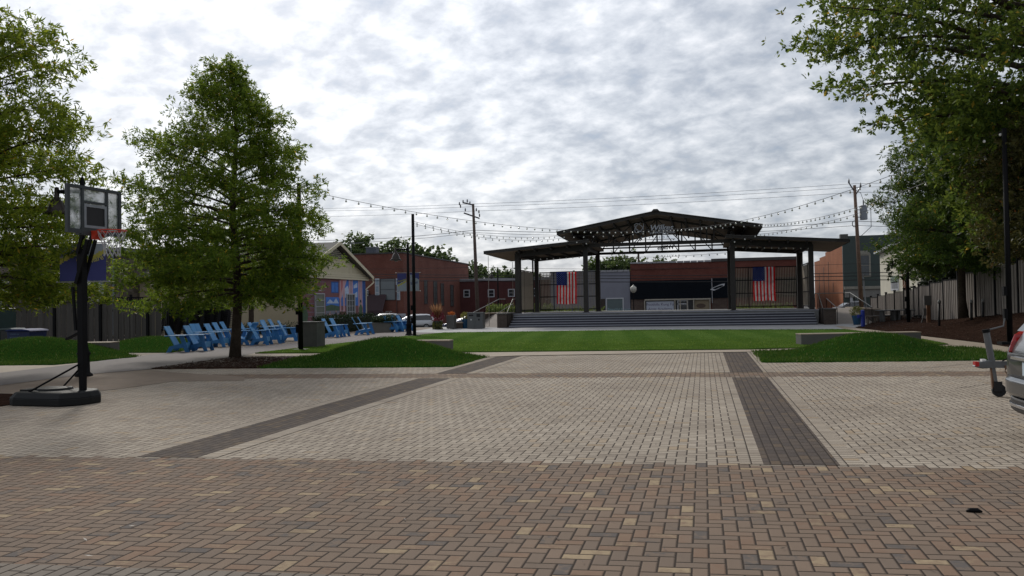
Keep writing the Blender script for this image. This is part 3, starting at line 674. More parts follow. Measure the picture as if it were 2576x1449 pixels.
# louvred screens
louv = M('screen_louvres', (.42, .37, .30), .7, 0, .12)
def screen(x0, x1, y, z0_, z1_, along='x', n=None):
    mb = MB(); fr = MB(); n = n or int(abs(x1 - x0) / .105)
    for i in range(n):
        c_ = x0 + (x1 - x0) * (i + .5) / n; h_ = .03
        if along == 'x': mb.bx(c_ - h_, c_ + h_, y, y + .02, z0_ + .05, z1_ - .05)
        else: mb.bx(y, y + .02, c_ - h_, c_ + h_, z0_ + .05, z1_ - .05)
    for z in (z0_, z0_ + (z1_ - z0_) * .34, z0_ + (z1_ - z0_) * .67, z1_):
        if along == 'x': fr.bx(x0, x1, y - .03, y - .002, z - .035, z + .035)
        else: fr.bx(y - .03, y - .002, x0, x1, z - .035, z + .035)
    for c_ in (x0, x0 + (x1 - x0) * .25, x1):
        if along == 'x': fr.bx(c_ - .03, c_ + .03, y - .035, y + .03, z0_ - .1, z1_ + .05)
        else: fr.bx(y - .035, y + .03, c_ - .03, c_ + .03, z0_ - .1, z1_ + .05)
    part('screen', mb, louv, PV); part('screen_frame', fr, steel, PV)
screen(colx[0] + .25, colx[1] - .15, YB + .1, 1.05, 3.72); screen(colx[2] + .2, colx[3] - .2, YB + .1, 1.05, 3.72)
screen(53.3, 57.2, colx[0] - .1, 1.05, 3.75, 'y', 44); screen(53.3, 57.2, colx[3] + .1, 1.05, 3.75, 'y', 44)
for x in (colx[0] - .1, colx[3] + .1):
    for y in (53.2, 57.3): mb = MB(); mb.bx(x - .05, x + .05, y - .05, y + .05, ZD, 4.75); part('screen_post', mb, steel, PV)
# lettering on the front truss
for z_ in (5.95, 5.62, 5.32): mb = MB(); mb.bx(-3.9, -1.6, 51.02, 51.05, z_, z_ + .035); [mb.bx(x_, x_ + .04, 51.051, 51.8, z_, z_ + .035) for x_ in (-3.8, -1.75)]; part('sign_rail', mb, steel, PV)
lett = M('sign_letters', (.42, .44, .50), .5, .0, .03); fx = Vector((1, 0, 0)); up = Vector((0, 0, 1))
o_ = PY(1634, 580.5, 50.95)
part('sign_name', textmb('Wilkes', .50, o_, fx, up, .03, .25, .012), lett, PV)
o_ = PY(1634, 588, 50.95); part('sign_caption', textmb('COMMUNICATIONS', .165, o_, fx, up, .02, 0, .003, 1.02), lett, PV)
o_ = PY(1612, 601, 50.97); part('sign_lower', textmb('PAVILION', .19, o_, fx, up, .02, 0, .004, 2.35), lett, PV)
mb = MB(); cc = PY(1608, 573, 50.95)
for rot_, a_, b2 in ((.9, .36, .20), (-.75, .34, .17)):
    pts = []
    for k in range(29):
        q = .5 + 5.6 * k / 28; u, v = a_ * math.cos(q), b2 * math.sin(q); pts.append(cc + fx * (u * math.cos(rot_) - v * math.sin(rot_)) + up * (u * math.sin(rot_) + v * math.cos(rot_)))
    mb.tube(pts, [.012 + .018 * math.sin(math.pi * k / 28) for k in range(29)], 6)
part('sign_emblem', mb, lett, PV, smooth=True)
# same lettering faces the street on the rear truss
rb_ = M('sign_back', (.06, .06, .065), .6)
part('sign_name', textmb('Wilkes', .42, Vector((-1.9, YB + .34, 5.16)), -fx, up, .02, .25, .01), rb_, PV)
part('sign_lower', textmb('PAVILION', .2, Vector((-1.55, YB + .34, 4.62)), -fx, up, .02, 0, .004, 2.0), rb_, PV)
# handrails, cheek walls, ramps
def rail(name, pts, parent, r=.022, posts=(), mid=False):
    mb = MB(); mb.tube(pts, r, 7)
    for p_ in posts: mb.tube([Vector(p_), Vector(p_) + Vector((0, 0, -p_[3] if len(p_) > 3 else -.9))], r * .8, 6)
    return part(name, mb, dark_steel, parent)
railc = M('rail_light', (.16, .155, .14), .45, .3)
def railset(label, path, hgt, ground_z, n):
    T = thing('handrail', label, 'handrail', (path[0][0], path[0][1], 0)); P_ = [Vector(p) for p in path]; mb = MB(); mb.tube(P_, .026, 7); part('rail', mb, railc, T)
    L_ = [(P_[i + 1] - P_[i]).length for i in range(len(P_) - 1)]; tot = sum(L_)
    for k in range(n):
        s = tot * k / (n - 1); i = 0
        while i < len(L_) - 1 and s > L_[i]: s -= L_[i]; i += 1
        p = P_[i].lerp(P_[i + 1], min(1, s / L_[i])); mb = MB(); mb.tube([p, (p.x, p.y, p.z - hgt)], .018, 6); part('post', mb, black, T)
    return T
for sx, xa, lab in ((-1, -12.6, 'left'), (1, 6.75, 'right')):
    T = thing('brick_pier', f'dark brick cheek wall at the {lab} end of the stage steps', 'wall', (xa, 50.3, 0))
    mb = MB(); mb.bx(xa - .02, xa + .62, 49.55, YF + .3, -.2, ZD + .0); part('wall', mb, cheek, T)
    mb = MB(); mb.bx(xa - .05, xa + .65, 49.5, YF + .3, ZD + .003, ZD + .07); part('cap', mb, conc_dark, T)
    xr_ = xa + (.62 if sx < 0 else -.1)
    railset(f'sloping pipe handrail beside the {lab} end of the steps', [(xr_, 49.6, .95), (xr_, 51.3, 1.82), (xr_, 51.9, 1.82)], .9, 0, 3)
# ramps
rampc = M('ramp_concrete', (.24, .205, .175), .85, 0, .12, 3)
mb = MB(); mb.add([(-14.7, 50.4, -.02), (-12.62, 50.4, -.02), (-12.62, 57.5, ZD), (-14.7, 57.5, ZD), (-14.7, 50.4, -.3), (-12.62, 50.4, -.3), (-12.62, 57.5, -.3), (-14.7, 57.5, -.3)], [(0, 1, 2, 3), (0, 4, 5, 1), (1, 5, 6, 2), (2, 6, 7, 3), (3, 7, 4, 0)])
T = struct('ramp', mb, rampc)
mb = MB(); mb.add([(7.4, 50.4, -.02), (9.6, 50.4, -.02), (9.6, 57.5, ZD), (7.4, 57.5, ZD), (7.4, 50.4, -.3), (9.6, 50.4, -.3), (9.6, 57.5, -.3), (7.4, 57.5, -.3)], [(0, 1, 2, 3), (0, 4, 5, 1), (1, 5, 6, 2), (2, 6, 7, 3), (3, 7, 4, 0)])
struct('ramp', mb, rampc)
for xa, xb, lab in ((-15.0, -14.72, 'left'), (9.62, 9.9, 'right')):
    T = thing('ramp_wall', f'low dark brick wall along the {lab} ramp', 'wall', (xa, 50.6, 0)); mb = MB(); mb.bx(xa, xb, 50.6, 60.5, -.4, ZD - .05); part('wall', mb, cheek, T)
    mb = MB(); mb.bx(xa - .04, xb + .04, 50.55, 60.5, ZD - .047, ZD + .02); part('cap', mb, conc_light, T)
T = thing('ramp_wall', 'dark brick wall closing the back of the left ramp', 'wall', (-15, 60.5, 0)); mb = MB(); mb.bx(-16.2, -11.5, 60.5, 60.8, -1, ZD); part('wall', mb, cheek, T)
railset('long sloping handrail on the left ramp', [(-14.5, 50.5, .97), (-14.5, 57.6, 1.86), (-14.5, 59.5, 1.86)], .95, 0, 7)
railset('short inner handrail on the left ramp', [(-12.75, 50.4, .95), (-12.75, 54.5, 1.5)], .93, 0, 3)
railset('long sloping handrail on the right ramp', [(9.45, 50.5, .97), (9.45, 57.6, 1.86), (9.45, 59.5, 1.86), (7.5, 59.6, 1.86)], .95, 0, 7)
railset('short inner handrail on the right ramp', [(7.55, 50.4, .95), (7.55, 54.5, 1.5)], .93, 0, 3)
railset('dark rail behind the left flag', [(-11.4, 59.3, 1.78), (-8.9, 59.3, 2.02), (-8.3, 59.3, 2.02)], 1.1, 0, 4)
railset('dark rail behind the right flag', [(2.9, 59.3, 2.0), (3.5, 59.3, 2.0), (6.3, 59.3, 1.78)], 1.1, 0, 4)

# flags hung upright on the screens
def clothmat(name, c):
    m, t, b = newmat(name); b.inputs['Base Color'].default_value = (*c, 1); b.inputs['Roughness'].default_value = .8; tr = t.nodes.new('ShaderNodeBsdfTranslucent'); tr.inputs[0].default_value = (*c, 1)
    mi = t.nodes.new('ShaderNodeMixShader'); mi.inputs[0].default_value = .4; lk(t, b.outputs[0], mi.inputs[1]); lk(t, tr.outputs[0], mi.inputs[2]); lk(t, mi.outputs[0], t.nodes['Material Output'].inputs[0]); return m
fr_, fw_, fb_ = clothmat('flag_red', (.80, .02, .025)), clothmat('flag_white', (.88, .88, .90)), clothmat('flag_blue', (.02, .04, .22))
def flag(cx, label, ph):
    y0 = YB - .12; W_, Ht = 1.45, 2.30; zt = 3.72; T = thing('flag', label, 'flag', (cx, y0, zt), group='flags hung on the stage screens')
    mb = MB(); nxs, nz_ = 52, 44
    def f(u, v): return (cx + (u - .5) * W_ + .02 * math.sin(v * 5 + ph) * v, y0 + .085 * math.sin(u * 19 + ph + v * 1.6) * (.25 + .75 * v) , zt - v * Ht + .025 * math.sin(u * 9 + ph) * v)
    for j in range(nz_ + 1):
        for i in range(nxs + 1): mb.v.append(f(i / nxs, j / nz_))
    for j in range(nz_):
        for i in range(nxs):
            st = int((i + .5) / nxs * 13); k = j * (nxs + 1) + i; mb.f.append((k, k + nxs + 1, k + nxs + 2, k + 1))
            inc = i < nxs * 7 / 13 and (j + .5) / nz_ < .4; mb.mi.append(2 if inc else (0 if st % 2 == 0 else 1))
    mb.cur = 1
    for a_ in range(9):
        nn = 6 if a_ % 2 == 0 else 5
        for b2 in range(nn):
            u = (a_ + 1) / 10 * 7 / 13; v = ((b2 + .5) / 6 if nn == 6 else (b2 + 1) / 6) * .4; c_ = Vector(f(u, v)) + Vector((0, -.012, 0)); pts = []
            for k in range(10): q = math.pi * k / 5 + math.pi / 2; rr = .032 if k % 2 == 0 else .013; pts.append(c_ + Vector((math.cos(q) * rr, 0, math.sin(q) * rr)))
            mb.add(pts, [tuple(range(10))[::-1]])
    part('cloth', mb, [fr_, fw_, fb_], T, smooth=True); mb = MB(); mb.tube([(cx - W_ / 2 - .05, y0, zt + .02), (cx + W_ / 2 + .05, y0, zt + .02)], .018, 6); part('hanging_rod', mb, steel, T)
flag((PY(1399.5, 700, 58)[0] + PY(1451.7, 700, 58)[0]) / 2, 'stars and stripes hanging upright on the left stage screen', 0.3)
flag((PY(1892.6, 700, 58)[0] + PY(1951, 700, 58)[0]) / 2, 'stars and stripes hanging upright on the right stage screen', 2.1)

# ------------------------------------------------------------------ buildings
redbrick = brick_wall_mat('red_brick', (.155, .050, .035), (.19, .066, .046), (.15, .10, .085))
redbrick_side = redbrick
darkred = brick_wall_mat('dark_red_brick', (.095, .030, .030), (.11, .038, .036), (.08, .045, .042))
orange = brick_wall_mat('orange_brick', (.26, .080, .030), (.32, .112, .045), (.20, .10, .06))
upper = brick_wall_mat('storefront_brick', (.12, .034, .026), (.155, .050, .037), (.11, .06, .05))
blackpanel = M('black_panel', (.006, .008, .012), .9, 0, .2, 6, 0, .1)
whitetrim = M('white_trim', (.42, .43, .46), .6, 0, .06)
def pxrect(mb, Y, x0, y0, x1, y1, t0, t1):
    a, b = PY(x0, y0, Y), PY(x1, y1, Y); zt = (a.z + PY(x1, y0, Y).z) / 2; zb = (b.z + PY(x0, y1, Y).z) / 2
    mb.bx(a.x, b.x, Y - t1, Y - t0, zb, zt); return (a.x, b.x, zb, zt)
def winY(T, Y, rc, frame, pane, n=(1, 2), fw=.07, label=None):
    x0, x1, z0_, z1_ = rc; fb = MB()
    fb.bx(x0 - fw, x0, Y - .06, Y + .05, z0_ - fw, z1_ + fw); fb.bx(x1, x1 + fw, Y - .06, Y + .05, z0_ - fw, z1_ + fw); fb.bx(x0, x1, Y - .058, Y + .05, z1_, z1_ + fw); fb.bx(x0, x1, Y - .08, Y + .05, z0_ - fw, z0_)
    for i in range(1, n[0]): xx = x0 + (x1 - x0) * i / n[0]; fb.bx(xx - .02, xx + .02, Y - .04, Y - .012, z0_, z1_)
    for i in range(1, n[1]): z_ = z0_ + (z1_ - z0_) * i / n[1]; fb.bx(x0, x1, Y - .045, Y - .015, z_ - .02, z_ + .02)
    f = part('window', fb, frame, T); pb = MB(); pb.bx(x0, x1, Y - .01, Y - .004, z0_, z1_); part('pane', pb, pane, f); return f
def winX(T, X, y0, y1, z0_, z1_, frame, pane, n=(1, 2), fw=.07, s=1):
    # window in a wall whose outside faces +X (s=1) or -X (s=-1)
    fb = MB(); o = lambda a, b: (min(X + s * a, X + s * b), max(X + s * a, X + s * b))
    a, b = o(-.05, .06); fb.bx(a, b, y0 - fw, y0, z0_ - fw, z1_ + fw); fb.bx(a, b, y1, y1 + fw, z0_ - fw, z1_ + fw); a, b = o(-.05, .058); fb.bx(a, b, y0, y1, z1_, z1_ + fw); fb.bx(a, b, y0, y1, z0_ - fw, z0_)
    a, b = o(.012, .04)
    for i in range(1, n[0]): yy = y0 + (y1 - y0) * i / n[0]; fb.bx(a, b, yy - .02, yy + .02, z0_, z1_)
    a, b = o(.015, .045)
    for i in range(1, n[1]): z_ = z0_ + (z1_ - z0_) * i / n[1]; fb.bx(a, b, y0, y1, z_ - .02, z_ + .02)
    f = part('window', fb, frame, T); pb = MB(); a, b = o(.004, .01); pb.bx(a, b, y0, y1, z0_, z1_); part('pane', pb, pane, f); return f

# cream building with the mural gable
XC = -24.25; Y0, Y1 = 45.7, 56.0; WT = 3.5; RZ = 5.75
cream = M('cream_render', (.34, .29, .195), .85, 0, .08, 2); siding = M('cream_siding', (.62, .56, .41), .8, 0, .05)
T = thing('mural_building', 'cream single storey building with a gable over a painted mural wall', 'building', (XC, Y0, 0))
mb = MB(); mb.bx(-44, XC, Y0, Y1, -.8, WT); part('wall', mb, cream, T)
YM = (Y0 + Y1) / 2; mb = MB(); mb.prism([(Y0 + .02, WT + .002), (Y1 - .02, WT + .002), (YM, RZ - .15)], -44, XC + .06, 'x'); part('gable', mb, siding, T)
mb = MB()
for i in range(46):
    y = Y0 + .15 + i * (Y1 - Y0 - .3) / 45; zt = WT + .35 + (RZ - .3 - WT - .35) * max(0, 1 - abs(y - YM) / (YM - Y0))
    if zt > WT + .45: mb.bx(XC + .062, XC + .085, y - .018, y + .018, WT + .35, zt)
mb.prism([(Y0 + .3, WT + .36), (Y1 - .3, WT + .36), (YM, RZ - .3)], XC + .0605, XC + .063, 'x'); part('gable_batten', mb, siding, T)
mb = MB()
for k in range(3): mb.bx(XC + .065, XC + .16 - k * .03, Y0 - .35, Y1 + .35, WT - .1 + k * .15, WT + .03 + k * .15)
part('frieze', mb, siding, T)
mb = MB()
for k in range(5): z_ = RZ - .95 + k * .13; hw = (RZ - .2 - z_) / (RZ - WT) * (Y1 - Y0) / 2 * .92; mb.bx(XC + .065, XC + .12, YM - hw, YM + hw, z_, z_ + .07)
part('gable_vent', mb, M('vent_grey', (.10, .10, .09), .7), T)
for s_ in (-1, 1):
    ye = YM + s_ * (YM - Y0 + .5); ze_ = WT + .02; mb = MB(); pr = [(ye, ze_), (YM, RZ), (YM, RZ + .14), (ye, ze_ + .14)]
    if s_ > 0: pr = pr[::-1]
    mb.prism(pr, -44.4, XC + .45, 'x'); part('roof', mb, M('shingles', (.11, .105, .095), .9, 0, .25, 12), T)
    mb = MB(); pr = [(ye, ze_ - .06), (YM, RZ - .06), (YM, RZ + .17), (ye, ze_ + .17)]; mb.prism(pr, XC + .452, XC + .50, 'x'); part('bargeboard', mb, siding, T)
mb = MB(); mb.tube([(XC + .35, Y1 + .45, WT + .1), (XC + .5, Y1 + .42, WT - .25), (XC + .12, Y1 - .12, WT - .75), (XC + .12, Y1 - .12, 0)], .05, 7); part('downpipe', mb, siding, T)
# mural: painted sheet on the wall
paints = {k: M('mural_' + k, v, .8, 0, .18, 4) for k, v in dict(brick=(.20, .085, .095), blue=(.06, .19, .58), cloud=(.45, .55, .72), pink=(.52, .32, .36), rose=(.48, .16, .17), green=(.07, .12, .07), grey=(.20, .21, .27), dark=(.03, .03, .045), brown=(.13, .07, .05), deep=(.03, .09, .30), skin=(.38, .26, .22)).items()}
pk = list(paints); mm = MB()
def mu(y0, y1, z0_, z1_, c, lay=1): mm.cur = pk.index(c); mm.bx(XC + .0022 * lay, XC + .0022 * lay + .004, Y0 + y0 * (Y1 - Y0), Y0 + y1 * (Y1 - Y0), z0_ * WT, z1_ * WT)
def mup(pts, c, lay): mm.cur = pk.index(c); mm.prism([(Y0 + a * (Y1 - Y0), b * WT) for a, b in pts], XC + .0022 * lay, XC + .0022 * lay + .004, 'x')
mu(.0, 1.0, .0, .97, 'brick', 1); mup([(0.02, 0), (.10, 0), (.13, .3), (.10, .45), (.02, .5)], 'green', 3)
for k in range(11): mu(.12, .36, .1 + k * .08, .108 + k * .08, 'grey', 3)
mu(.37, .57, .36, .62, 'blue', 3); mup([(.38, .50), (.43, .58), (.48, .52), (.52, .60), (.56, .50)], 'cloud', 5); mup([(.37, .36), (.37, .45), (.45, .48), (.57, .44), (.57, .36)], 'green', 5)
mu(.45, .56, .70, .92, 'deep', 3); mu(.46, .50, .72, .90, 'blue', 5); mu(.51, .55, .72, .90, 'blue', 5)
mup([(.56, .60), (.58, .60), (.68, .97), (.60, .97)], 'rose', 5); mu(.60, 1.0, .45, .97, 'blue', 3)
mup([(.62, .75), (.70, .85), (.72, .78), (.72, .6), (.62, .62)], 'cloud', 5); mup([(.80, .86), (.86, .92), (.86, .82), (.80, .80)], 'cloud', 5); mup([(.80, .68), (.86, .74), (.86, .62), (.80, .62)], 'cloud', 5)
for a, b in ((.575, .595), (.625, .655)): mu(a, b, .32, .95, 'pink', 7)
mup([(.57, .60), (.66, .97), (.69, .97), (.60, .60)], 'pink', 8)
for a, b in ((.72, .785), (.875, .945)): mu(a, b, .05, .97, 'pink', 7); mu(a + .02, a + .026, .05, .97, 'grey', 9); mu(b - .026, b - .02, .05, .97, 'grey', 9)
mu(.955, 1.0, .0, .97, 'deep', 7)
mu(.37, .66, 0, .36, 'grey', 4)
rr = random.Random(4)
for k in range(9):
    a = .385 + k * .03; z_ = .12 + rr.random() * .08; mu(a, a + .022, z_ - .1, z_ + .13, rr.choice(['dark', 'brown', 'deep', 'pink', 'cloud']), 6 + k % 2 * 2); mup([(a + .004, z_ + .13), (a + .018, z_ + .13), (a + .018, z_ + .17), (a + .004, z_ + .17)], 'skin', 10)
mu(.57, .66, .12, .34, 'brown', 10); mu(.60, .63, .0, .22, 'cloud', 11)
# standing painted figure in a tall hat
mu(.895, .93, .0, .22, 'deep', 11); mup([(.885, .22), (.935, .22), (.94, .40), (.925, .47), (.90, .47), (.88, .40)], 'green', 11); mup([(.90, .47), (.922, .47), (.922, .52), (.90, .52)], 'skin', 12); mu(.893, .93, .515, .525, 'dark', 13); mu(.90, .922, .525, .57, 'dark', 13)
part('mural', mm, [paints[k] for k in pk], T)
curtain = M('curtain_pane', (.16, .175, .14), .5, 0, .1); dusk = M('dim_pane', (.075, .085, .085), .3, 0, .3)
winX(T, XC + .04, Y0 + .22 * (Y1 - Y0), Y0 + .335 * (Y1 - Y0), .75, 2.35, whitetrim, curtain, (1, 4))
winX(T, XC + .04, Y0 + .68 * (Y1 - Y0), Y0 + .80 * (Y1 - Y0), .75, 2.35, whitetrim, dusk, (3, 4))

# two storey brick building with shutters, awning, narrow side windows
XS = -35.75; YA, YE = 94.2, 122.7
T = thing('brick_building', 'two storey red brick building with shuttered window and dark awning', 'building', (XS, YA, -1.2))
zs0, zs1 = 7.88, 7.35; mb = MB(); mb.bx(-60, XS, YA, YE, -1.6, 7.2)
mb.prism([(YA, 7.202), (YE, 7.202), (YE, PX(1178, 666, XS).z), (YA, zs0)], -60, XS, 'x'); part('wall', mb, redbrick, T)
mb = MB(); mb.prism([(YA - .1, zs0 + .002), (YE + .1, PX(1178, 666, XS).z + .002), (YE + .1, PX(1178, 666, XS).z + .16), (YA - .1, zs0 + .16)], -60.1, XS + .1, 'x'); part('coping', mb, M('coping_dark', (.05, .045, .045), .7), T)
rc = pxrect(MB(), YA, 957, 702, 994, 754, 0, .1); winY(T, YA, rc, M('window_dark_frame', (.03, .03, .035), .6), M('lace_pane', (.15, .17, .18), .4, 0, .1), (1, 2))
for x0, x1 in ((943.5, 955.5), (996, 1007)):
    rc = None; mb = MB(); r_ = pxrect(mb, YA, x0, 700.5, x1, 755, .0, .08); s_ = part('shutter', mb, whitetrim, T); mb = MB()
    for k in range(3): z_ = r_[2] + .12 + k * (r_[3] - r_[2] - .1) / 3; mb.bx(r_[0] + .1, r_[1] - .1, YA - .1, YA - .082, z_, z_ + (r_[3] - r_[2]) / 3 - .16)
    part('panel', mb, M('shutter_blue', (.24, .30, .36), .6), s_)
for x0 in (916.5,):
    mb = MB(); pxrect(mb, YA, x0, 729, 927, 755, 0, .08); part('shutter', mb, whitetrim, T)
for a, b, c, d in ((1114, 1122, 708, 752), (1131.5, 1139, 713, 755), (1144.5, 1151, 716, 756), (1158, 1165, 719, 758)):
    pass
for px0, px1, pt, pb in ((1065.5, 1076, 706, 763), (1089, 1100.5, 709.5, 765.5), (1107.5, 1117, 714, 767), (1131.5, 1141.5, 718, 769), (1157, 1166.5, 722, 770.5)):
    a, b = PX(px0, pt, XS), PX(px1, pb, XS); za = a.z; zb = PX(px0, pb, XS).z; winX(T, XS, a.y + .2, b.y - .2, zb, za, M('window_brown_frame', (.04, .02, .02), .6), dusk, (2, 4), .12)
for px, py in ((1095, 788), (1171 - 6, 789)):
    a = PX(px, py, XS); mb = MB(); mb.bx(XS, XS + .55, a.y - .35, a.y + .35, a.z - .28, a.z + .28); u_ = part('air_conditioner', mb, M('ac_grey', (.25, .26, .27), .6), T)
    mb = MB(); mb.bx(XS + .552, XS + .56, a.y - .28, a.y + .28, a.z - .2, a.z + .2); part('grille', mb, M('ac_dark', (.05, .06, .07), .6), u_)
mb = MB(); a, b = PY(919, 742, YA), PY(976, 782, YA); n = 22
aw = M('awning_cloth', (.045, .025, .03), .8, 0, .1)
mb.prism([(YA, a.z), (YA - 1.5, b.z), (YA - 1.5, b.z - .25), (YA, a.z - .05)], a.x - .4, b.x - .15, 'x')
for k in range(n): x = a.x - .3 + k * (b.x - a.x) / n; mb.prism([(YA - .02, a.z + .02), (YA - 1.52, b.z + .02), (YA - 1.52, b.z + .05), (YA - .02, a.z + .05)], x, x + .1, 'x')
part('awning', mb, aw, T)
sg = MB(); sg.bx(a.x - 2.4, b.x - .2, YA - .06, YA, -.9, b.z - .3); s_ = part('shop_window', sg, M('shopfront_dark', (.012, .012, .014), .3), T)
o_ = PY(933, 796.5, YA - .08); part('lettering', textmb('SMiLES', .95, (o_.x, YA - .09, o_.z), fx, up, .01, .1, .01), M('sign_pale', (.32, .31, .30), .7), s_)
o_ = PY(918, 796.5, YA - .08); part('lettering', textmb('ET', .8, (o_.x - .15, YA - .09, o_.z), fx, up, .01, .1), M('sign_pale', (.32, .31, .30), .7), s_)
mb = MB(); r_ = pxrect(mb, YA, 904, 725 + 8.5, 927.5, 745, .1, .16); s_ = part('sign_board', mb, M('sign_cream', (.38, .38, .37), .6), T)
o_ = PY(918.5, 743, YA); part('lettering', textmb('LES', .62, (r_[0] + (r_[1] - r_[0]) * .52, YA - .165, r_[2] + .14), fx, up, .004, 0, .01), black, s_)
mb = MB(); r_ = pxrect(mb, YA, 992.5, 789, 1021, 812, .0, .1); dr = part('side_door', mb, whitetrim, T)
mb = MB(); mb.bx(r_[0] + .2, r_[1] - .2, YA - .12, YA - .102, r_[2], r_[3] - .2); part('panel', mb, M('door_grey', (.27, .28, .31), .6), dr)
mb = MB(); p = PY(1030, 700, YA); mb.tube([(XS - .9, YA - .08, -1), (XS - .9, YA - .08, 4.0)], .06, 6); part('downpipe', mb, M('pipe_brown', (.07, .03, .025), .6), T)
A_ = thing('roof_unit', 'grey air handler on the brick building roof', 'air conditioner', PY(937, 634, YA + 3)); p = A_.location
mb = MB(); mb.bx(p.x - .7, p.x + .7, p.y - .5, p.y + .5, p.z - .4, p.z + .55); part('housing', mb, M('unit_dark', (.07, .08, .10), .6), A_); mb = MB(); mb.bx(p.x - .75, p.x + .75, p.y - .55, p.y + .55, p.z + .552, p.z + .62); part('lid', mb, M('ac_grey', (.25, .26, .27), .6), A_)
mb = MB(); mb.tube([(-43.5, YA + 2, 7.5), (-43.5, YA + 2, 10.2)], .03, 5); mb.tube([(-45.5, YA + 2, 9.4), (-41.8, YA + 2, 9.5)], .03, 5); T = thing('antenna', 'thin rooftop aerial above the brick building', 'antenna', (-43.5, YA + 2, 7.5)); part('mast', mb, M('ac_grey', (.25, .26, .27), .6), T)

# low dark brick building
YL = 118.0; T = thing('brick_building', 'long low dark red brick building with small white windows', 'building', (PY(1200, 760, YL).x, YL, -1.2))
a, b = PY(1140, 709, YL), PY(1400, 705.5, YL); mb = MB(); mb.bx(a.x, b.x, YL, YL + 14, -2, a.z); part('wall', mb, darkred, T)
mb = MB(); mb.bx(a.x, b.x, YL - .15, YL + 14, a.z + .002, a.z + .4); part('coping', mb, M('coping_grey', (.26, .26, .28), .6), T)
for x0, x1, y0, y1 in ((1168, 1180, 731, 746), (1229.5, 1242, 730, 745.5), (1280, 1293, 729, 744.5), (1341, 1352, 727, 743)):
    winY(T, YL, pxrect(MB(), YL, x0, y0, x1, y1, 0, .1), whitetrim, glass, (1, 2), .13)

# grey building and black fronted shop
YG = 100.0; lilac = M('lilac_grey_render', (.19, .195, .235), .85, 0, .08, 1.5)
T = thing('grey_building', 'plain grey rendered shop building seen between the stage columns', 'building', (PY(1480, 760, YG).x, YG, -1.2))
a, b = PY(1384, 688, YG), PY(1584, 685, YG); mb = MB(); mb.bx(a.x, b.x, YG, YG + 16, -1.6, a.z); part('wall', mb, lilac, T)
mb = MB()
for k in range(14): x = a.x + (b.x - a.x) * k / 14; mb.bx(x, x + (b.x - a.x) / 14 - .06, YG - .12, YG + .3, a.z + .002, a.z + .22)
part('coping', mb, M('coping_grey', (.26, .26, .28), .6), T)
f = winY(T, YG, pxrect(MB(), YG, 1527, 752, 1567, 802, 0, .1), whitetrim, M('blind_pane', (.085, .115, .12), .4, 0, .15), (1, 1), .14)
o_ = PY(1529, 781, YG - .05); part('lettering', textmb('Beautiful Houses', .42, (o_.x, YG - .02, o_.z), fx, up, .004), M('window_lettering', (.22, .34, .38), .6), f)
mb = MB(); r_ = pxrect(mb, YG, 1508, 752, 1523, 802, .0, .05); part('recess', mb, M('recess_brown', (.035, .025, .02), .8), T)
T = thing('shop_building', 'brick and black panelled shop with a white sign in its window', 'building', (PY(1790, 760, YG).x, YG, -.9))
a, m_, b = PY(1585, 664, YG), PY(1789, 657, YG), PY(2004, 651, YG); zt = a.z; x9 = b.x
mb = MB(); mb.bx(a.x + .02, x9, YG, YG + 16, -1.6, zt); part('wall', mb, upper, T)
mb = MB(); mb.bx(m_.x, x9 + .1, YG - .12, YG + 16, zt + .002, zt + .35); part('parapet_cap', mb, M('coping_dark', (.05, .045, .045), .7), T)
mb = MB()
for k in range(12): x = a.x + (m_.x - a.x) * k / 12; mb.bx(x, x + (m_.x - a.x) / 12 - .05, YG - .12, YG + .3, zt + .002, zt + .2)
part('coping', mb, M('coping_grey', (.26, .26, .28), .6), T)
mb = MB()
for k in range(60): x = a.x + .2 + k * (m_.x - a.x) / 60; mb.bx(x, x + .12, YG - .08, YG, zt - .75, zt - .6)
part('dentil_course', mb, upper, T)
r_ = (a.x + .02, m_.x, PY(1690, 751.5, YG).z, PY(1690, 705, YG).z); mb = MB(); mb.bx(r_[0], r_[1], YG - .25, YG - .002, r_[2], r_[3]); part('fascia_panel', mb, blackpanel, T)
mb = MB(); mb.bx(m_.x + .1, x9, YG - .22, YG - .002, r_[2], r_[3] + .1); part('fascia_panel', mb, blackpanel, T)
mb = MB(); mb.bx(m_.x - .0, m_.x + .055, YG - .27, YG - .002, r_[2] - .6, r_[3] + .15); part('divider', mb, whitetrim, T)
mb = MB(); p = PY(1807, 723, YG); 
pts = [(-.95, -.25), (-.6, .0), (.3, .38), (.75, .45), (.7, .2), (.2, -.05), (-.5, -.38)]; mb.add([(p.x + q[0], YG - .26, p.z + q[1]) for q in pts], [tuple(range(7))])
em = part('shop_emblem', mb, whitetrim, T); mb = MB(); mb.add([(p.x + q[0] * .72, YG - .265, p.z + q[1] * .6) for q in pts], [tuple(range(7))]); part('emblem_inset', mb, blackpanel, em)
zl = r_[2]
for xa_, xb_ in ((a.x + .02, PY(1620, 760, YG).x), (PY(1791, 760, YG).x, PY(1830, 760, YG).x)): mb = MB(); mb.bx(xa_, xb_, YG - .12, YG - .002, -1.6, zl - .002); part('stone_pier', mb, brick_wall_mat('rubble', (.075, .05, .045), (.10, .075, .06), (.16, .13, .11), bw=.6, bh=.16), T)
xa, xb = PY(1622, 755, YG).x, PY(1788, 755, YG).x; tan_trim = M('tan_trim', (.33, .30, .25), .6)
mb = MB(); mb.bx(xa, xb, YG - .3, YG - .002, zl - .17, zl - .003); part('lintel', mb, tan_trim, T)
mb = MB(); mb.bx(xa, xb, YG - .02, YG - .001, -1.4, zl - .175); part('shop_recess', mb, M('shopfront_dark', (.012, .012, .014), .3), T)
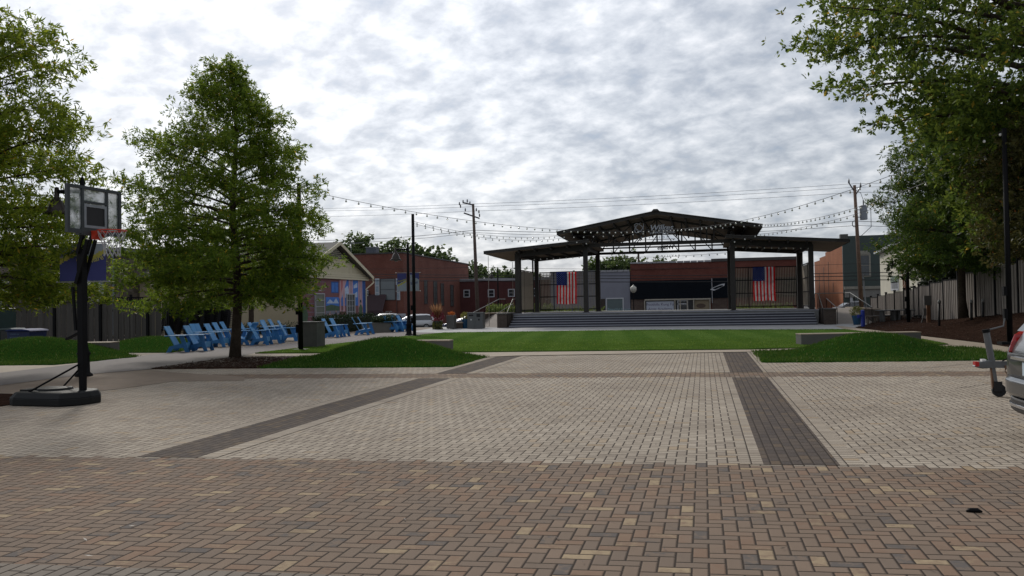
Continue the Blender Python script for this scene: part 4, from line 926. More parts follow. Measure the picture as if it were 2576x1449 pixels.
for px in (1622, 1698, 1711, 1744 - 15, 1745, 1786):
    x = PY(px, 760, YG).x
    mb = MB(); mb.bx(x - .06, x + .06, YG - .28, YG - .021, -1.4, zl - .175); part('mullion', mb, tan_trim, T)
mb = MB(); x0, x1 = PY(1626, 760, YG).x, PY(1695, 760, YG).x; mb.bx(x0, x1, YG - .10, YG - .06, -.9, zl - .3); s_ = part('window_sign', mb, M('sign_paper', (.40, .43, .50), .6, 0, .04), T)
tx = M('sign_ink', (.12, .10, .16), .7)
z_ = zl - .3
for i, (bd, sz) in enumerate((('Foothills Kung Fu', .46), ('Arnis Academy', .46), ('The Science of Self Defense', .23), ('336 - 927 - 0273', .5))):
    z_ -= (.50, .55, .48, .62)[i]; part('lettering', textmb(bd, sz, ((x0 + x1) / 2, YG - .105, z_), fx, up, .003, 0, .003, 1, 'CENTER'), tx, s_)
x0, x1 = PY(1712.5, 760, YG).x, PY(1744, 760, YG).x; x0, x1 = PY(1701 + 3, 760, YG).x, PY(1731, 760, YG).x
mb = MB(); mb.bx(x0, x1, YG - .14, YG - .022, -1.4, -1.2); mb.bx(x0, x1, YG - .14, YG - .022, 1.02, 1.14); mb.bx(x0, x0 + .12, YG - .14, YG - .022, -1.2, zl - .3); mb.bx(x1 - .12, x1, YG - .14, YG - .022, -1.2, zl - .3); mb.bx(x0, x1, YG - .141, YG - .022, zl - .3, zl - .18)
dr = part('door', mb, whitetrim, T); mb = MB(); mb.bx(x0 + .12, x1 - .12, YG - .08, YG - .05, -1.2, 1.02); part('pane', mb, glass, dr)
part('lettering', textmb('THE LIFT', .26, ((x0 + x1) / 2, YG - .09, 1.3), fx, up, .003, 0, 0, 1, 'CENTER'), whitetrim, dr)
x0, x1 = PY(1747, 760, YG).x, PY(1784, 760, YG).x; mb = MB(); mb.bx(x0, x1, YG - .08, YG - .04, -1.2, zl - .2); wp = part('papered_window', mb, M('brown_paper', (.20, .16, .10), .7, 0, .1), T)
mb = MB(); cx_ = x0 + .75; mb.add([(cx_ + .55 * math.cos(q * math.pi / 8), YG - .085, zl - .9 + .28 * math.sin(q * math.pi / 8)) for q in range(16)], [tuple(range(16))]); part('oval_sticker', mb, M('sticker', (.07, .045, .03), .6), wp)

# orange brick and green building
XG = 14.25; YG2 = 90.6; green = M('dark_green_paint', (.028, .046, .044), .55, 0, .12, 1)
T = thing('green_building', 'two storey dark green shopfront with an orange brick side wall', 'building', (XG, YG2, -.5))
mb = MB(); mb.bx(XG, 24, YG2, 113, -1.5, 6.2)
for y0, y1, z_ in ((YG2, 95, 7.75), (95, 99, 7.3), (99, 103, 6.9), (103, 108, 6.5)): mb.bx(XG, 24, y0 + (.0 if y0 == YG2 else .001), y1, 6.202, z_)
part('wall', mb, orange, T)
a = PY(2119, 597, YG2 - .3); mb = MB(); mb.bx(XG - .05, 24, YG2 - .3, YG2 - .002, -1.2, 7.9); part('front', mb, green, T)
mb = MB(); mb.bx(XG - .25, XG + .5, YG2 - .4, YG2 + .3, 7.6, 8.1); part('corner_cap', mb, conc_dark, T)
YW = YG2 - .3; r_ = pxrect(MB(), YW, 2160, 703, 2189, 787 - 20, 0, .1); r_ = (PY(2161, 700, YW).x, PY(2187, 700, YW).x, PY(2170, 685 + 57, YW).z, PY(2170, 646, YW).z)
f = winY(T, YW, (r_[0], r_[1], PY(2170, 693, YW).z, PY(2170, 643, YW).z), M('beige_trim', (.22, .21, .18), .7), M('grey_pane', (.07, .08, .09), .35, 0, .3), (1, 2), .16)
mb = MB(); mb.prism([(r_[0] - .16, PY(2170, 643, YW).z + .16), (r_[1] + .16, PY(2170, 643, YW).z + .16), (r_[1] - .1, PY(2170, 643, YW).z + .5), (r_[0] + .1, PY(2170, 643, YW).z + .5)], YW - .1, YW - .002); part('window_head', mb, M('beige_trim', (.22, .21, .18), .7), T)
z1_ = PY(2180, 721, YW).z; z0_ = PY(2180, 747.5, YW).z; x0 = PY(2125, 730, YW).x
mb = MB(); mb.bx(x0, 24, YW - .25, YW - .002, z0_, z1_); part('sign_band', mb, M('band_grey', (.17, .165, .155), .7), T)
mb = MB(); mb.bx(x0 - .1, 24, YW - .45, YW - .252, z1_ - .25, z1_ + .05); part('cornice', mb, M('beige_trim', (.22, .21, .18), .7), T)
x1 = PY(2138, 760, YW).x; x2 = PY(2163, 760, YW).x
mb = MB(); mb.bx(x1, x1 + .25, YW - .2, YW - .002, -1, z0_ - .01); mb.bx(x2, x2 + .25, YW - .2, YW - .002, -1, z0_ - .01); mb.bx(x1 + .25, x2, YW - .15, YW - .002, 1.0, 1.15); mb.bx(x1 + .25, x1 + .37, YW - .15, YW - .002, -1, 1.0); mb.bx(x2 - .12, x2, YW - .15, YW - .002, -1, 1.0); dr = part('door', mb, whitetrim, T)
mb = MB(); mb.bx(x1 + .37, x2 - .12, YW - .05, YW - .003, -1, 1.0); part('pane', mb, glass, dr)
part('lettering', textmb('113', .3, ((x1 + x2) / 2 + .1, YW - .06, 1.3), fx, up, .003, 0, 0, 1, 'CENTER'), whitetrim, dr)
# bricked slots in the orange wall
mb = MB()
for px, pt, pb in ((2043 + 39 - 21, 716, 835), (0, 0, 0)): pass
for yy, z0_, z1_ in ((108.5, 1.9, 4.6), (104.5, 1.9, 5.2), (100.8, 1.9, 5.7), (97.5, 2.2, 3.2)): mb = MB(); mb.bx(XG - .03, XG - .001, yy - .12, yy + .12, z0_, z1_); part('iron_strap', mb, M('iron_rust', (.05, .03, .025), .7), T)

# cream building with a banner, and blue clapboard house, beyond the right fence
XR = 14.8; stucco = M('stucco', (.50, .47, .38), .85, 0, .14, .8, .0)
T = thing('cream_building', 'pale stucco building with a faded banner beyond the right fence', 'building', (XR, 75, -.3))
mb = MB(); mb.prism([(56.6, -.5), (75.2, -.5), (75.2, 5.0), (56.6, 5.9)], XR + 4.6, XR + 14, 'x'); 
mb2 = MB(); XR2 = XR
mb2.prism([(62.0, -.5), (75.2, -.5), (75.2, 5.2), (62.0, 5.75)], XR2, XR2 + 12, 'x'); part('wall', mb2, stucco, T)
mb = MB(); mb.prism([(61.6, 5.77), (75.6, 5.22), (75.6, 5.42), (61.6, 5.97)], XR - .4, XR + 12.4, 'x'); part('roof', mb, whitetrim, T)
p0 = PX(2238, 700, XR); mb = MB(); ya, yb = PX(2261, 700, XR).y, PX(2241, 700, XR).y; zb_, zt_ = PX(2250, 731, XR).z, PX(2250, 694, XR).z
mb.bx(XR - .03, XR - .002, ya, yb, zb_, zt_); bn = part('banner', mb, M('banner_pale', (.40, .41, .43), .7, 0, .25, 2), T); mb = MB(); mb.bx(XR - .036, XR - .031, ya, yb, zt_ - .55, zt_); part('banner_header', mb, M('banner_green', (.09, .13, .10), .7, 0, .4, 3), bn)
mb = MB(); mb.bx(XR - .036, XR - .031, ya + .3, yb - .3, zb_ + .15, zb_ + .7); part('banner_picture', mb, M('banner_grey', (.16, .17, .18), .7, 0, .4, 3), bn)
mb = MB(); yy = PX(2275, 700, XR).y; mb.beam((XR - .05, yy, 1.5), (XR - .05, yy + .3, 3.4), .06, .12); mb.beam((XR - .05, yy - .6, 1.5), (XR - .05, yy - .3, 3.2), .06, .12); mb.beam((XR - .05, yy - .6, 2.3), (XR - .05, yy + .3, 2.4), .06, .1); part('wall_bracket', mb, M('rust', (.16, .07, .035), .8), T)
clap = M('teal_clapboard', (.13, .175, .18), .7, 0, .1)
T = thing('clapboard_house', 'blue grey clapboard house wall behind the right fence', 'house', (22, 62, 0)); XH0, XH1 = PY(2371, 700, 61).x, PY(2371, 700, 61).x + 12
mb = MB(); mb.bx(XH0, XH1, 61, 72, -.3, 6); 
for k in range(34): z_ = .2 + k * .17; mb.prism([(60.999, z_), (60.96, z_), (60.995, z_ + .165), (60.999, z_ + .165)], XH0, XH1, 'x')
part('siding', mb, clap, T); mb = MB(); mb.prism([(60.4, 5.9), (66.5, 8.4), (72.6, 5.9), (66.5, 8.1)], XH0 - .4, XH1 + .4, 'x'); part('roof', mb, M('shingles', (.11, .105, .095), .9, 0, .25, 12), T)
mb = MB(); mb.bx(XH0 - .12, XH0 + .1, 60.9, 61.1, -.3, 6); part('corner_board', mb, whitetrim, T)

# stone building and ochre building at left
stonem = None
def stonewall():
    m, t, b = newmat('rubble_stone'); v = objco(t)
    s = t.nodes.new('ShaderNodeTexVoronoi'); s.feature = 'DISTANCE_TO_EDGE'; s.inputs['Scale'].default_value = 2.0; mp_ = objco(t, (1, 1, 1.5)); lk(t, mp_, s.inputs['Vector'])
    s2 = t.nodes.new('ShaderNodeTexVoronoi'); s2.inputs['Scale'].default_value = 2.0; lk(t, mp_, s2.inputs['Vector'])
    sp_ = t.nodes.new('ShaderNodeSeparateColor'); lk(t, s2.outputs['Color'], sp_.inputs[0])
    c = mixc(t, sp_.outputs[0], (.055, .045, .035), (.12, .098, .075)); c = mixc(t, rng(t, s.outputs['Distance'], .01, .045), (.15, .13, .11), c)
    lk(t, c, b.inputs['Base Color']); b.inputs['Roughness'].default_value = .9; bump(t, b, s.outputs['Distance'], .05, .6); return m
T = thing('stone_building', 'dark rubble stone building behind the left fence', 'building', (-42, 42.5, 0)); YS = 44.0
xe = PY(305, 700, YS).x
mb = MB(); mb.bx(-70, xe, YS, YS + 12, -.3, 5.2); part('wall', mb, stonewall(), T)
mb = MB(); mb.bx(-70.3, xe + .3, YS - .4, YS + 12.3, 5.203, 5.45); part('roof_edge', mb, M('slate_edge', (.09, .095, .10), .7), T)
mb = MB(); xd = PY(288, 700, YS).x; mb.tube([(xd, YS - .1, 0), (xd, YS - .1, 5.2)], .06, 7); part('downpipe', mb, M('pipe_grey', (.16, .19, .22), .5), T)
T = thing('ochre_building', 'tan ochre building wall between the stone wall and the trees', 'building', (xe, 47, 0))
mb = MB(); mb.bx(xe + .06, xe + 6.3, 47, 55, -.3, 4.6); part('wall', mb, M('ochre_wall', (.29, .165, .065), .85, 0, .1, 1.5), T)
mb = MB(); mb.bx(xe + .06, xe + 6.3, 46.96, 46.998, 3.35, 3.42); part('joint_trim', mb, M('ochre_dark', (.12, .07, .03), .8), T)
mb = MB(); mb.bx(xe + .06, xe + 6.5, 46.8, 55.2, 4.603, 4.8); part('roof_edge', mb, M('slate_edge', (.09, .095, .10), .7), T)

# ------------------------------------------------------------------ fences
def fencewood(name, a, b_):
    m, t, b = newmat(name); c = t.nodes.new('ShaderNodeTexCoord'); s = t.nodes.new('ShaderNodeSeparateXYZ'); lk(t, c.outputs['Object'], s.inputs[0])
    q = mth(t, 'FLOOR', mth(t, 'DIVIDE', mth(t, 'ADD', s.outputs[0], s.outputs[1]), .14)); wn_ = t.nodes.new('ShaderNodeTexWhiteNoise'); wn_.noise_dimensions = '1D'; lk(t, q, wn_.inputs['W'])
    v = objco(t, (9, 9, .7)); n = noise(t, v, 2.5, 5, .65); f = mth(t, 'ADD', mth(t, 'MULTIPLY', wn_.outputs['Value'], .5), mth(t, 'MULTIPLY', rng(t, n, .3, .7), .5))
    lk(t, mixc(t, f, a, b_), b.inputs['Base Color']); b.inputs['Roughness'].default_value = .85; b.inputs['Specular IOR Level'].default_value = .15; bump(t, b, n, .004); return m
grey_wood = fencewood('weathered_wood', (.10, .085, .075), (.31, .275, .245)); dark_wood = fencewood('dark_wood', (.055, .050, .046), (.115, .105, .096))
T = thing('fence', 'weathered grey board fence stepping up the mulch bank at right', 'fence', (FENX, 31, 0))
tops = {0: 900, 1: 875, 2: 850, 3: 822, 4: 795, 5: 765, 6: 738, 7: 695, 8: 660, 9: 568, 10: 535}
yk = [PX(k, 740, FENX).y for k in kp] + [32.1, 29.7, 27.3, 24.9]
rz_ = random.Random(5)
for i in range(len(yk) - 1):
    yb, ya = yk[i], yk[i + 1]; zb = fence_z((ya + yb) / 2) - .05
    if i in tops: zt = PX(kp[i] + 6, (860 + tops[i] / 3.813) / 1.4627, FENX).z
    else: zt = zb + 2.0
    mb = MB(); n = max(2, int((yb - ya - .1) / .14)); w_ = (yb - ya - .1) / n
    for j in range(n): y = ya + .05 + j * w_; d_ = .0 if j % 2 else .022; mb.bx(FENX + d_, FENX + d_ + .02, y - .004 + (0.002 if j % 2 else 0), y + w_ + .004, zb + rz_.uniform(0, .03), zt + rz_.uniform(-.008, .008))
    part('board_panel', mb, grey_wood, T)
    mb = MB(); mb.bx(FENX - .04, FENX + .08, yb - .05, yb + .05, zb - .3, zt + .10); mb.bx(FENX - .055, FENX + .095, yb - .065, yb + .065, zt + .102, zt + .15); part('post', mb, black, T)
    mb = MB(); mb.bx(FENX - .02, FENX + .06, ya + .05, yb - .05, zt + .012, zt + .05); part('top_rail', mb, black, T)

FY = 31.4
T = thing('fence', 'dark board fence running behind the mounds at left', 'fence', (-30, FY, 0))
x = -41.0; pn = 0
while x < -23.3:
    x1 = min(x + 2.44, -23.2); zt = 1.90 if x > -27 else 1.93; mb = MB(); n = max(2, int((x1 - x - .1) / .138)); w_ = (x1 - x - .1) / n
    for j in range(n): xx = x + .05 + j * w_; d_ = .0 if j % 2 else .02; mb.bx(xx + .006, xx + w_ - .012, FY + d_, FY + d_ + .02, .05, zt + rz_.uniform(-.01, .01))
    mb.bx(x, x1, FY + .05, FY + .09, .3, .4); mb.bx(x, x1, FY + .05, FY + .09, 1.5, 1.6); part('board_panel', mb, dark_wood, T)
    mb = MB(); mb.bx(x - .06, x + .06, FY - .05, FY + .09, 0, zt + .12); part('post', mb, black, T)
    mb = MB(); mb.bx(x + .06, x1 - .06, FY - .03, FY + .07, zt + .012, zt + .055); part('top_rail', mb, black, T); x += 2.44
T = thing('railing', 'black metal picket railing just above and behind the left board fence', 'fence', (-28, 33.2, 0)); YR = 33.2
mb = MB(); mb.bx(-29.5, -24.0, YR, YR + .04, 2.12, 2.17); mb.bx(-29.5, -24.0, YR, YR + .04, 1.9, 1.94); part('rails', mb, black, T)
mb = MB()
for k in range(46): mb.bx(-29.4 + k * .119, -29.37 + k * .119, YR + .006, YR + .034, .2, 2.119)
part('pickets', mb, black, T)
for xx in (-28.6, -26.2, -24.0): mb = MB(); mb.bx(xx - .045, xx + .045, YR - .03, YR + .06, 0, 2.28); part('post', mb, black, T)

# ------------------------------------------------------------------ benches, planters, bins
def bench(label, pa, pb, dpt, ph=.40):
    a, b = G(*pa), G(*pb); d = (b - a); L_ = d.length; T = thing('concrete_bench', label, 'bench', a, math.atan2(d.y, d.x), 'concrete slab benches by the mounds')
    mb = MB(); mb.bx(0, L_, 0, dpt, 0, ph); part('seat_block', mb, conc_dark if 0 else conc, T, world=False, bevel=.012)
    mb = MB(); mb.bx(-.008, L_ + .008, -.008, dpt + .008, ph + .001, ph + .035); part('seat_top', mb, conc_light, T, world=False, bevel=.008)
conc = M('bench_concrete', (.125, .12, .112), .85, 0, .12, 3, .002, .2)
bench('long concrete bench behind the right mound', (2016, 871), (2318, 865.5), .5, .37)
bench('concrete bench at the right end of the centre mound', (1024, 890.5), (1129, 890.2), .5)
bench('concrete bench between the two left mounds', (170, 895), (276, 893.5), .65, .42)

def pot(label, p, r, h, mat, plant, seed, ph, prad, leaf, tail=None):
    T = thing('planter', label, 'planter', p); mb = MB(); mb.lathe([(r * .62, 0), (r * .72, .03), (r * .98, h * .8), (r * 1.05, h * .9), (r * 1.05, h), (r * .9, h), (r * .88, h - .06)], p, 18); part('pot', mb, mat, T, smooth=True)
    rg_ = np.random.default_rng(seed); pts, u = blob((0, 0, h + ph * .4), (prad, prad, ph * .6), 900, rg_); V = leaves_arr(pts, u + np.array((0, 0, .5)), leaf, rg_, .35, .4); quads_mesh('plant', V, 4, plant, rg_.uniform(0, .92, len(pts)), T)
    return T
bluep = M('blue_glaze', (.012, .07, .15), .25, 0, .2)
yellowg = leafmat('yellow_green_leaves', (.09, .11, .02), (.32, .30, .09), .2); redl = leafmat('coleus_leaves', (.06, .006, .012), (.19, .015, .03), .2, (.25, .03, .03)); grasst = leafmat('dry_grass_leaves', (.22, .11, .05), (.34, .20, .09), .2); limel = leafmat('trailing_leaves', (.05, .07, .015), (.16, .15, .04), .2)
pot('blue glazed pot of yellow flowers left of the twin bins', G(1170.5, 827), .24, .62, bluep, yellowg, 1, .42, .27, .07)
pot('blue glazed pot of flowers at the foot of the right ramp', G(2156, 818), .26, .55, bluep, yellowg, 2, .5, .36, .08)
T = pot('dark pot spilling red coleus and tall dry grass', G(1101, 829.5), .27, .55, M('dark_pot', (.012, .016, .02), .35), redl, 3, .62, .42, .085)
rg_ = np.random.default_rng(9); n = 160; az = rg_.uniform(0, 6.28, n); tl = rg_.uniform(.1, .6, n); P_ = np.zeros((n, 3)); P_[:, 2] = .65; D_ = np.stack([np.cos(az) * tl, np.sin(az) * tl, np.ones(n)], 1)
V = leaves_arr(P_, D_, .85, rg_, .045, .05); quads_mesh('tall_grass', V, 4, grasst, rg_.uniform(0, 1, n), T)
n = 500; az = rg_.uniform(0, 6.28, n); P_ = np.stack([np.cos(az) * .29, np.sin(az) * .29, rg_.uniform(.1, .58, n)], 1); V = leaves_arr(P_, np.tile([0, 0, -1.0], (n, 1)), .12, rg_, .3, .3); quads_mesh('trailing_plant', V, 4, limel, rg_.uniform(0, 1, n), T)
p = G(1136, 828.5); T = thing('planter', 'tall square grey planter with orange flowers', 'planter', p); mb = MB(); mb.bx(p.x - .25, p.x + .25, p.y - .25, p.y + .25, .06, .88); mb.bx(p.x - .2, p.x - .14, p.y - .2, p.y - .14, 0, .06); mb.bx(p.x + .14, p.x + .2, p.y - .2, p.y - .14, 0, .06); part('box', mb, M('planter_grey', (.085, .08, .075), .6), T, bevel=.01)
pts, u = blob((0, 0, .93), (.2, .2, .1), 200, rg_); V = leaves_arr(pts, u + np.array((0, 0, 1.0)), .12, rg_, .3, .3); quads_mesh('flowers', V, 4, leafmat('orange_flowers', (.45, .12, .03), (.55, .22, .06), .1), rg_.uniform(0, 1, 200), T)
p = G(1152, 827.5); T = thing('low_wall', 'knee high brick wall between the square planter and the blue pot', 'wall', p); mb = MB(); mb.bx(p.x - .55, p.x + .3, p.y, p.y + .3, -.1, .36); part('wall', mb, cheek, T); mb = MB(); mb.bx(p.x - .6, p.x + .35, p.y - .03, p.y + .33, .363, .42); part('cap', mb, conc_light, T)
# twin recycling bins
p = G(1198, 827.5); T = thing('recycling_bins', 'grey twin litter and recycling cabinet beside the left ramp', 'bin', p)
binm = M('bin_grey', (.095, .10, .10), .5, .1, .08); W_ = .50; y0 = p.y - .25
for s_ in (-1, 1):
    xa = p.x + (0.003 if s_ > 0 else -W_); mb = MB(); mb.bx(xa, xa + W_ - .003, y0, y0 + .55, .04, 1.0); c_ = part('cabinet', mb, binm, T, bevel=.012)
    mb = MB(); hh = (.80, .90) if s_ < 0 else (.74, .94); mb.bx(xa + .1, xa + W_ - .1 - (.06 if s_ > 0 else 0), y0 - .006, y0 - .001, *hh); part('opening', mb, M('opening_black', (.004, .004, .005), .7), c_)
    mb = MB(); cx_, cz_ = xa + W_ / 2, .58; mb.add([(cx_ + .05 * math.cos(q * math.pi / 6), y0 - .005, cz_ + .05 * math.sin(q * math.pi / 6)) for q in range(12)], [tuple(range(12))]) if s_ < 0 else mb.bx(cx_ - .05, cx_ + .05, y0 - .006, y0 - .001, cz_ - .05, cz_ + .05)
    part('sticker', mb, M('sticker_pale', (.45, .46, .46), .6) if s_ < 0 else M('opening_black', (.004, .004, .005), .7), c_)
mb = MB(); mb.bx(p.x - W_ - .02, p.x + W_ + .02, y0 - .02, y0 + .57, 1.003, 1.03); part('lid', mb, binm, T)
# long concrete planter box with hedge
a, b = G(926, 838), G(984, 836); T = thing('planter_box', 'long low concrete planter box filled with dark hedge', 'planter', a, math.atan2(b.y - a.y, b.x - a.x)); L_ = (b - a).length
mb = MB(); mb.bx(0, L_, 0, 1.2, 0, .52); part('box', mb, M('planter_concrete', (.12, .115, .10), .8, 0, .15, 3), T, world=False, bevel=.01); mb = MB(); mb.bx(-.02, L_ + .02, -.02, 1.22, .523, .56); part('rim', mb, conc_dark, T, world=False)
hedgel = leafmat('hedge_leaves', (.010, .024, .007), (.03, .055, .015), .15)
def hedge(name, label, c0, size, n, seed, leaf=.09, rot=0, mat=None):
    T = thing(name, label, 'hedge', c0, rot); r_ = np.random.default_rng(seed); p = r_.uniform(-1, 1, (n, 3)); ax = r_.integers(0, 3, n); sgn = r_.choice([-1, 1], n); k = np.arange(n); m_ = r_.uniform(0, 1, n) < .75; p[k[m_], ax[m_]] = sgn[m_]
    p = p * np.array(size) / 2 + r_.normal(0, .05, (n, 3)); p[:, 2] += size[2] / 2; p[:, 2] += .05 * np.sin(p[:, 0] * 5); D = r_.normal(0, 1, (n, 3)); D[:, 2] = np.abs(D[:, 2]); V = leaves_arr(p, D, leaf, r_, .45, .3); quads_mesh('foliage', V, 4, mat or hedgel, r_.uniform(0, 1, n), T)
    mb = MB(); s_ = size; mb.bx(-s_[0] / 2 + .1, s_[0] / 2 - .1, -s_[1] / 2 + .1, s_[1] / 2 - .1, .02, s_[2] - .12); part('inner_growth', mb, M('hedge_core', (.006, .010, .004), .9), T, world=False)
h_ = G(840, 838); hedge('hedge', 'dark clipped hedge in front of the mural wall', (h_.x - .3, h_.y + 2.2, 0), (1.1, 6.5, .95), 9000, 5)
q_ = G(955, 836.5); hedge('hedge', 'dark hedge growing in the long planter box', (q_.x, q_.y + .6, .45), (L_ - .3, 1.0, .42), 2600, 6)
h_ = G(700, 842); hedge('hedge', 'low shrubs under the cream wall behind the chairs', (h_.x, h_.y + .8, 0), (5.5, .8, .55), 3000, 8)
leafy = leafmat('bed_leaves', (.05, .09, .02), (.17, .21, .06), .3)
for i, (cx_, cy_, sx_, n, lab) in enumerate(((-14.0, 62.2, 5.2, 4200, 'light green bedding plants behind the left ramp'), (-9.3, 61.5, 4, 2000, 'low green plants behind the left stage screen'), (4.2, 61.5, 4, 2000, 'low green plants behind the right stage screen'))):
    T = thing('bedding_plants', lab, 'plants', (cx_, cy_, .3 if i else .55)); r_ = np.random.default_rng(40 + i); p = np.stack([r_.uniform(-sx_ / 2, sx_ / 2, n), r_.uniform(-.6, .6, n), r_.uniform(0, .9, n) ** 1.0], 1); p[:, 2] *= .6 + .4 * np.sin(p[:, 0] * 7) ** 2
    V = leaves_arr(p, np.tile([0, 0, 1.0], (n, 1)), .17, r_, .4, .5); quads_mesh('foliage', V, 4, leafy, r_.uniform(0, 1, n), T)
# cabinet beside the string light pole, left bins
a = G(748, 872); b = G(799, 875.6); T = thing('utility_cabinet', 'dark grey concrete cabinet behind the near string light pole', 'cabinet', G(773, 876)); p = T.location
mb = MB(); mb.bx(p.x - .40, p.x + .40, p.y, p.y + .7, 0, .97); part('box', mb, conc_dark, T, bevel=.015); mb = MB(); mb.bx(p.x - .42, p.x + .42, p.y - .02, p.y + .72, .973, 1.0); part('lid', mb, conc_dark, T)
T = thing('green_cabinet', 'tall dark green utility box at the left picture edge', 'cabinet', PD(0, 860, 32)); p = T.location; mb = MB(); mb.bx(p.x - .9, p.x + .38, p.y - .4, p.y + .4, 0, 1.72); part('box', mb, M('cabinet_green', (.012, .032, .028), .5), T, bevel=.02); mb = MB(); mb.bx(p.x - .9, p.x + .39, p.y - .41, p.y - .402, .62, .64); part('seam', mb, black, T)
p = PD(68, 860, 31); p.z = 0; T = thing('recycling_cart', 'blue wheeled recycling cart in front of the left fence', 'bin', p); cartb = M('cart_blue', (.010, .018, .085), .4, 0, .15)
mb = MB(); mb.add([(p.x - .48, p.y - .35, .1), (p.x + .48, p.y - .35, .1), (p.x + .48, p.y + .35, .1), (p.x - .48, p.y + .35, .1), (p.x - .53, p.y - .42, .84), (p.x + .53, p.y - .42, .84), (p.x + .53, p.y + .42, .84), (p.x - .53, p.y + .42, .84)], [(0, 3, 2, 1), (4, 5, 6, 7), (0, 1, 5, 4), (1, 2, 6, 5), (2, 3, 7, 6), (3, 0, 4, 7)]); bd = part('body', mb, cartb, T, bevel=.03)
mb = MB(); mb.prism([(p.x - .58, .842), (p.x + .58, .842), (p.x + .5, .89), (p.x + .2, .925), (p.x - .25, .925), (p.x - .5, .89)], p.y - .47, p.y + .47); part('lid', mb, M('lid_blue', (.015, .025, .10), .7, 0, .1, 6, 0, .2), T, bevel=.01)
for s_ in (-1, 1): mb = MB(); mb.tube([(p.x + s_ * .42, p.y - .45, .12), (p.x + s_ * .42, p.y - .38, .12)], .12, 12); part('wheel', mb, black, T)
for i, (tx_, zz_) in enumerate((('TOWN OF', .70), ('RECYCLING', .58))): part('lettering', textmb(tx_, .085, (p.x - .36, p.y - .425, zz_), fx, up, .002), M('cart_print', (.10, .16, .24), .6), bd)
p = PD(33, 860, 31.6); p.z = 0; T = thing('trash_cart', 'black wheeled cart between the green box and the blue cart', 'bin', p)
mb = MB(); mb.bx(p.x - .3, p.x + .3, p.y - .3, p.y + .3, .06, .88); part('body', mb, M('cart_black', (.008, .009, .010), .5), T, bevel=.03); mb = MB(); mb.prism([(p.x - .33, .882), (p.x + .33, .882), (p.x + .2, .95), (p.x - .25, .95)], p.y - .34, p.y + .34); part('lid', mb, M('lid_grey', (.08, .10, .10), .7, 0, .1, 6, 0, .2), T)

# ------------------------------------------------------------------ blue lounge chairs
mb = None
cb_ = M('chair_blue', (.024, .145, .37), .6, 0, .25, 2); cbl = M('chair_blue_pale', (.075, .27, .52), .6, 0, .22, 2)
def make_lounge(label):
    T = thing('lounge_chair', label, 'chair', (0, 0, 0), 0, 'blue lounge chairs along the path'); W = .33
    for s_ in (-1, 1):
        ya, yb = sorted((s_ * W, s_ * (W + .025)))
        mb = MB(); mb.prism([(.32, 0), (.46, 0), (.27, .60), (.11, .60)], ya, yb); part('front_leg', mb, cb_, T, world=False)
        mb = MB(); mb.prism([(-.36, 0), (-.20, 0), (-.12, .13), (.02, .17), (.245, .17), (.195, .33), (.0, .29), (-.12, .25), (-.24, .23)], ya + .001, yb - .001); part('rear_leg', mb, cb_, T, world=False)
        mb = MB(); yc = s_ * (W + .01); mb.bx(-.40, .32, yc - .07, yc + .07, .602, .625); part('armrest', mb, cbl, T, world=False, bevel=.006)
    mb = MB()
    for y0, y1 in ((-.27, -.004), (.004, .27)): mb.prism([(-.085, .22), (-.06, .23), (-.45, .96), (-.478, .95)], y0, y1)
    part('backrest', mb, cbl, T, world=False, bevel=.005)
    mb = MB(); mb.prism([(.30, .34), (.31, .365), (-.10, .245), (-.10, .22)], -.325, .325); part('seat', mb, cbl, T, world=False)
    mb = MB(); mb.prism([(.312, .15), (.33, .15), (.335, .35), (.315, .35)], -.325, .325); part('apron', mb, cbl, T, world=False)
    mb = MB(); mb.prism([(-.40, .58), (-.30, .58), (-.30, .60), (-.40, .60)], -.34, .34); mb.prism([(-.46, .84), (-.42, .84), (-.44, .87), (-.47, .87)], -.28, .28); part('back_brace', mb, cb_, T, world=False)
    return T
ch = [((452, 886), 16, 'leftmost blue lounge chair, beside the small grass mound'), ((500, 883.5), 14, 'second blue lounge chair from the left in the front row'), ((511, 873), -8, 'blue lounge chair turned toward the camera behind the second one'),
      ((548, 873), 12, 'blue lounge chair just left of the middle of the front row'), ((566, 866), 14, 'blue lounge chair second left of the oak trunk'), ((583, 861.5), 16, 'blue lounge chair partly hidden by the left side of the oak trunk'),
      ((618, 868), 185, 'dark blue lounge chair facing away right behind the oak trunk'), ((628, 860), 16, 'blue lounge chair beside the rear tree trunk'), ((655, 868), 16, 'blue lounge chair nearest the path right of the oak trunk'),
      ((686, 864), 18, 'blue lounge chair with light back in the middle cluster'), ((682, 853), 8, 'dark backed lounge chair at the back of the middle cluster'), ((700, 849), 14, 'small dark lounge chair farthest back in the middle cluster'),
      ((726, 858), 20, 'blue lounge chair just left of the grey cabinet'), ((836, 849.5), 10, 'left chair of the blue pair right of the grey cabinet'), ((855, 847), 6, 'right chair of the blue pair right of the grey cabinet'),
      ((908, 843), 24, 'front blue lounge chair beside the concrete planter box'), ((922, 840.5), 22, 'rear blue lounge chair beside the concrete planter box'), ((988, 835.5), 2, 'leftmost of the three blue lounge chairs before the parked van'),
      ((1003, 834.5), 2, 'middle of the three blue lounge chairs before the parked van'), ((1019, 833.5), 2, 'rightmost of the three blue lounge chairs, beside the lamp pole')]
c0 = None
for (px, az, lab) in ch:
    g = G(*px)
    if c0 is None: c0 = make_lounge(lab); c0.location = g; c0.rotation_euler = (0, 0, R_(az))
    else: copy_thing(c0, g, R_(az), lab, 'blue lounge chairs along the path')

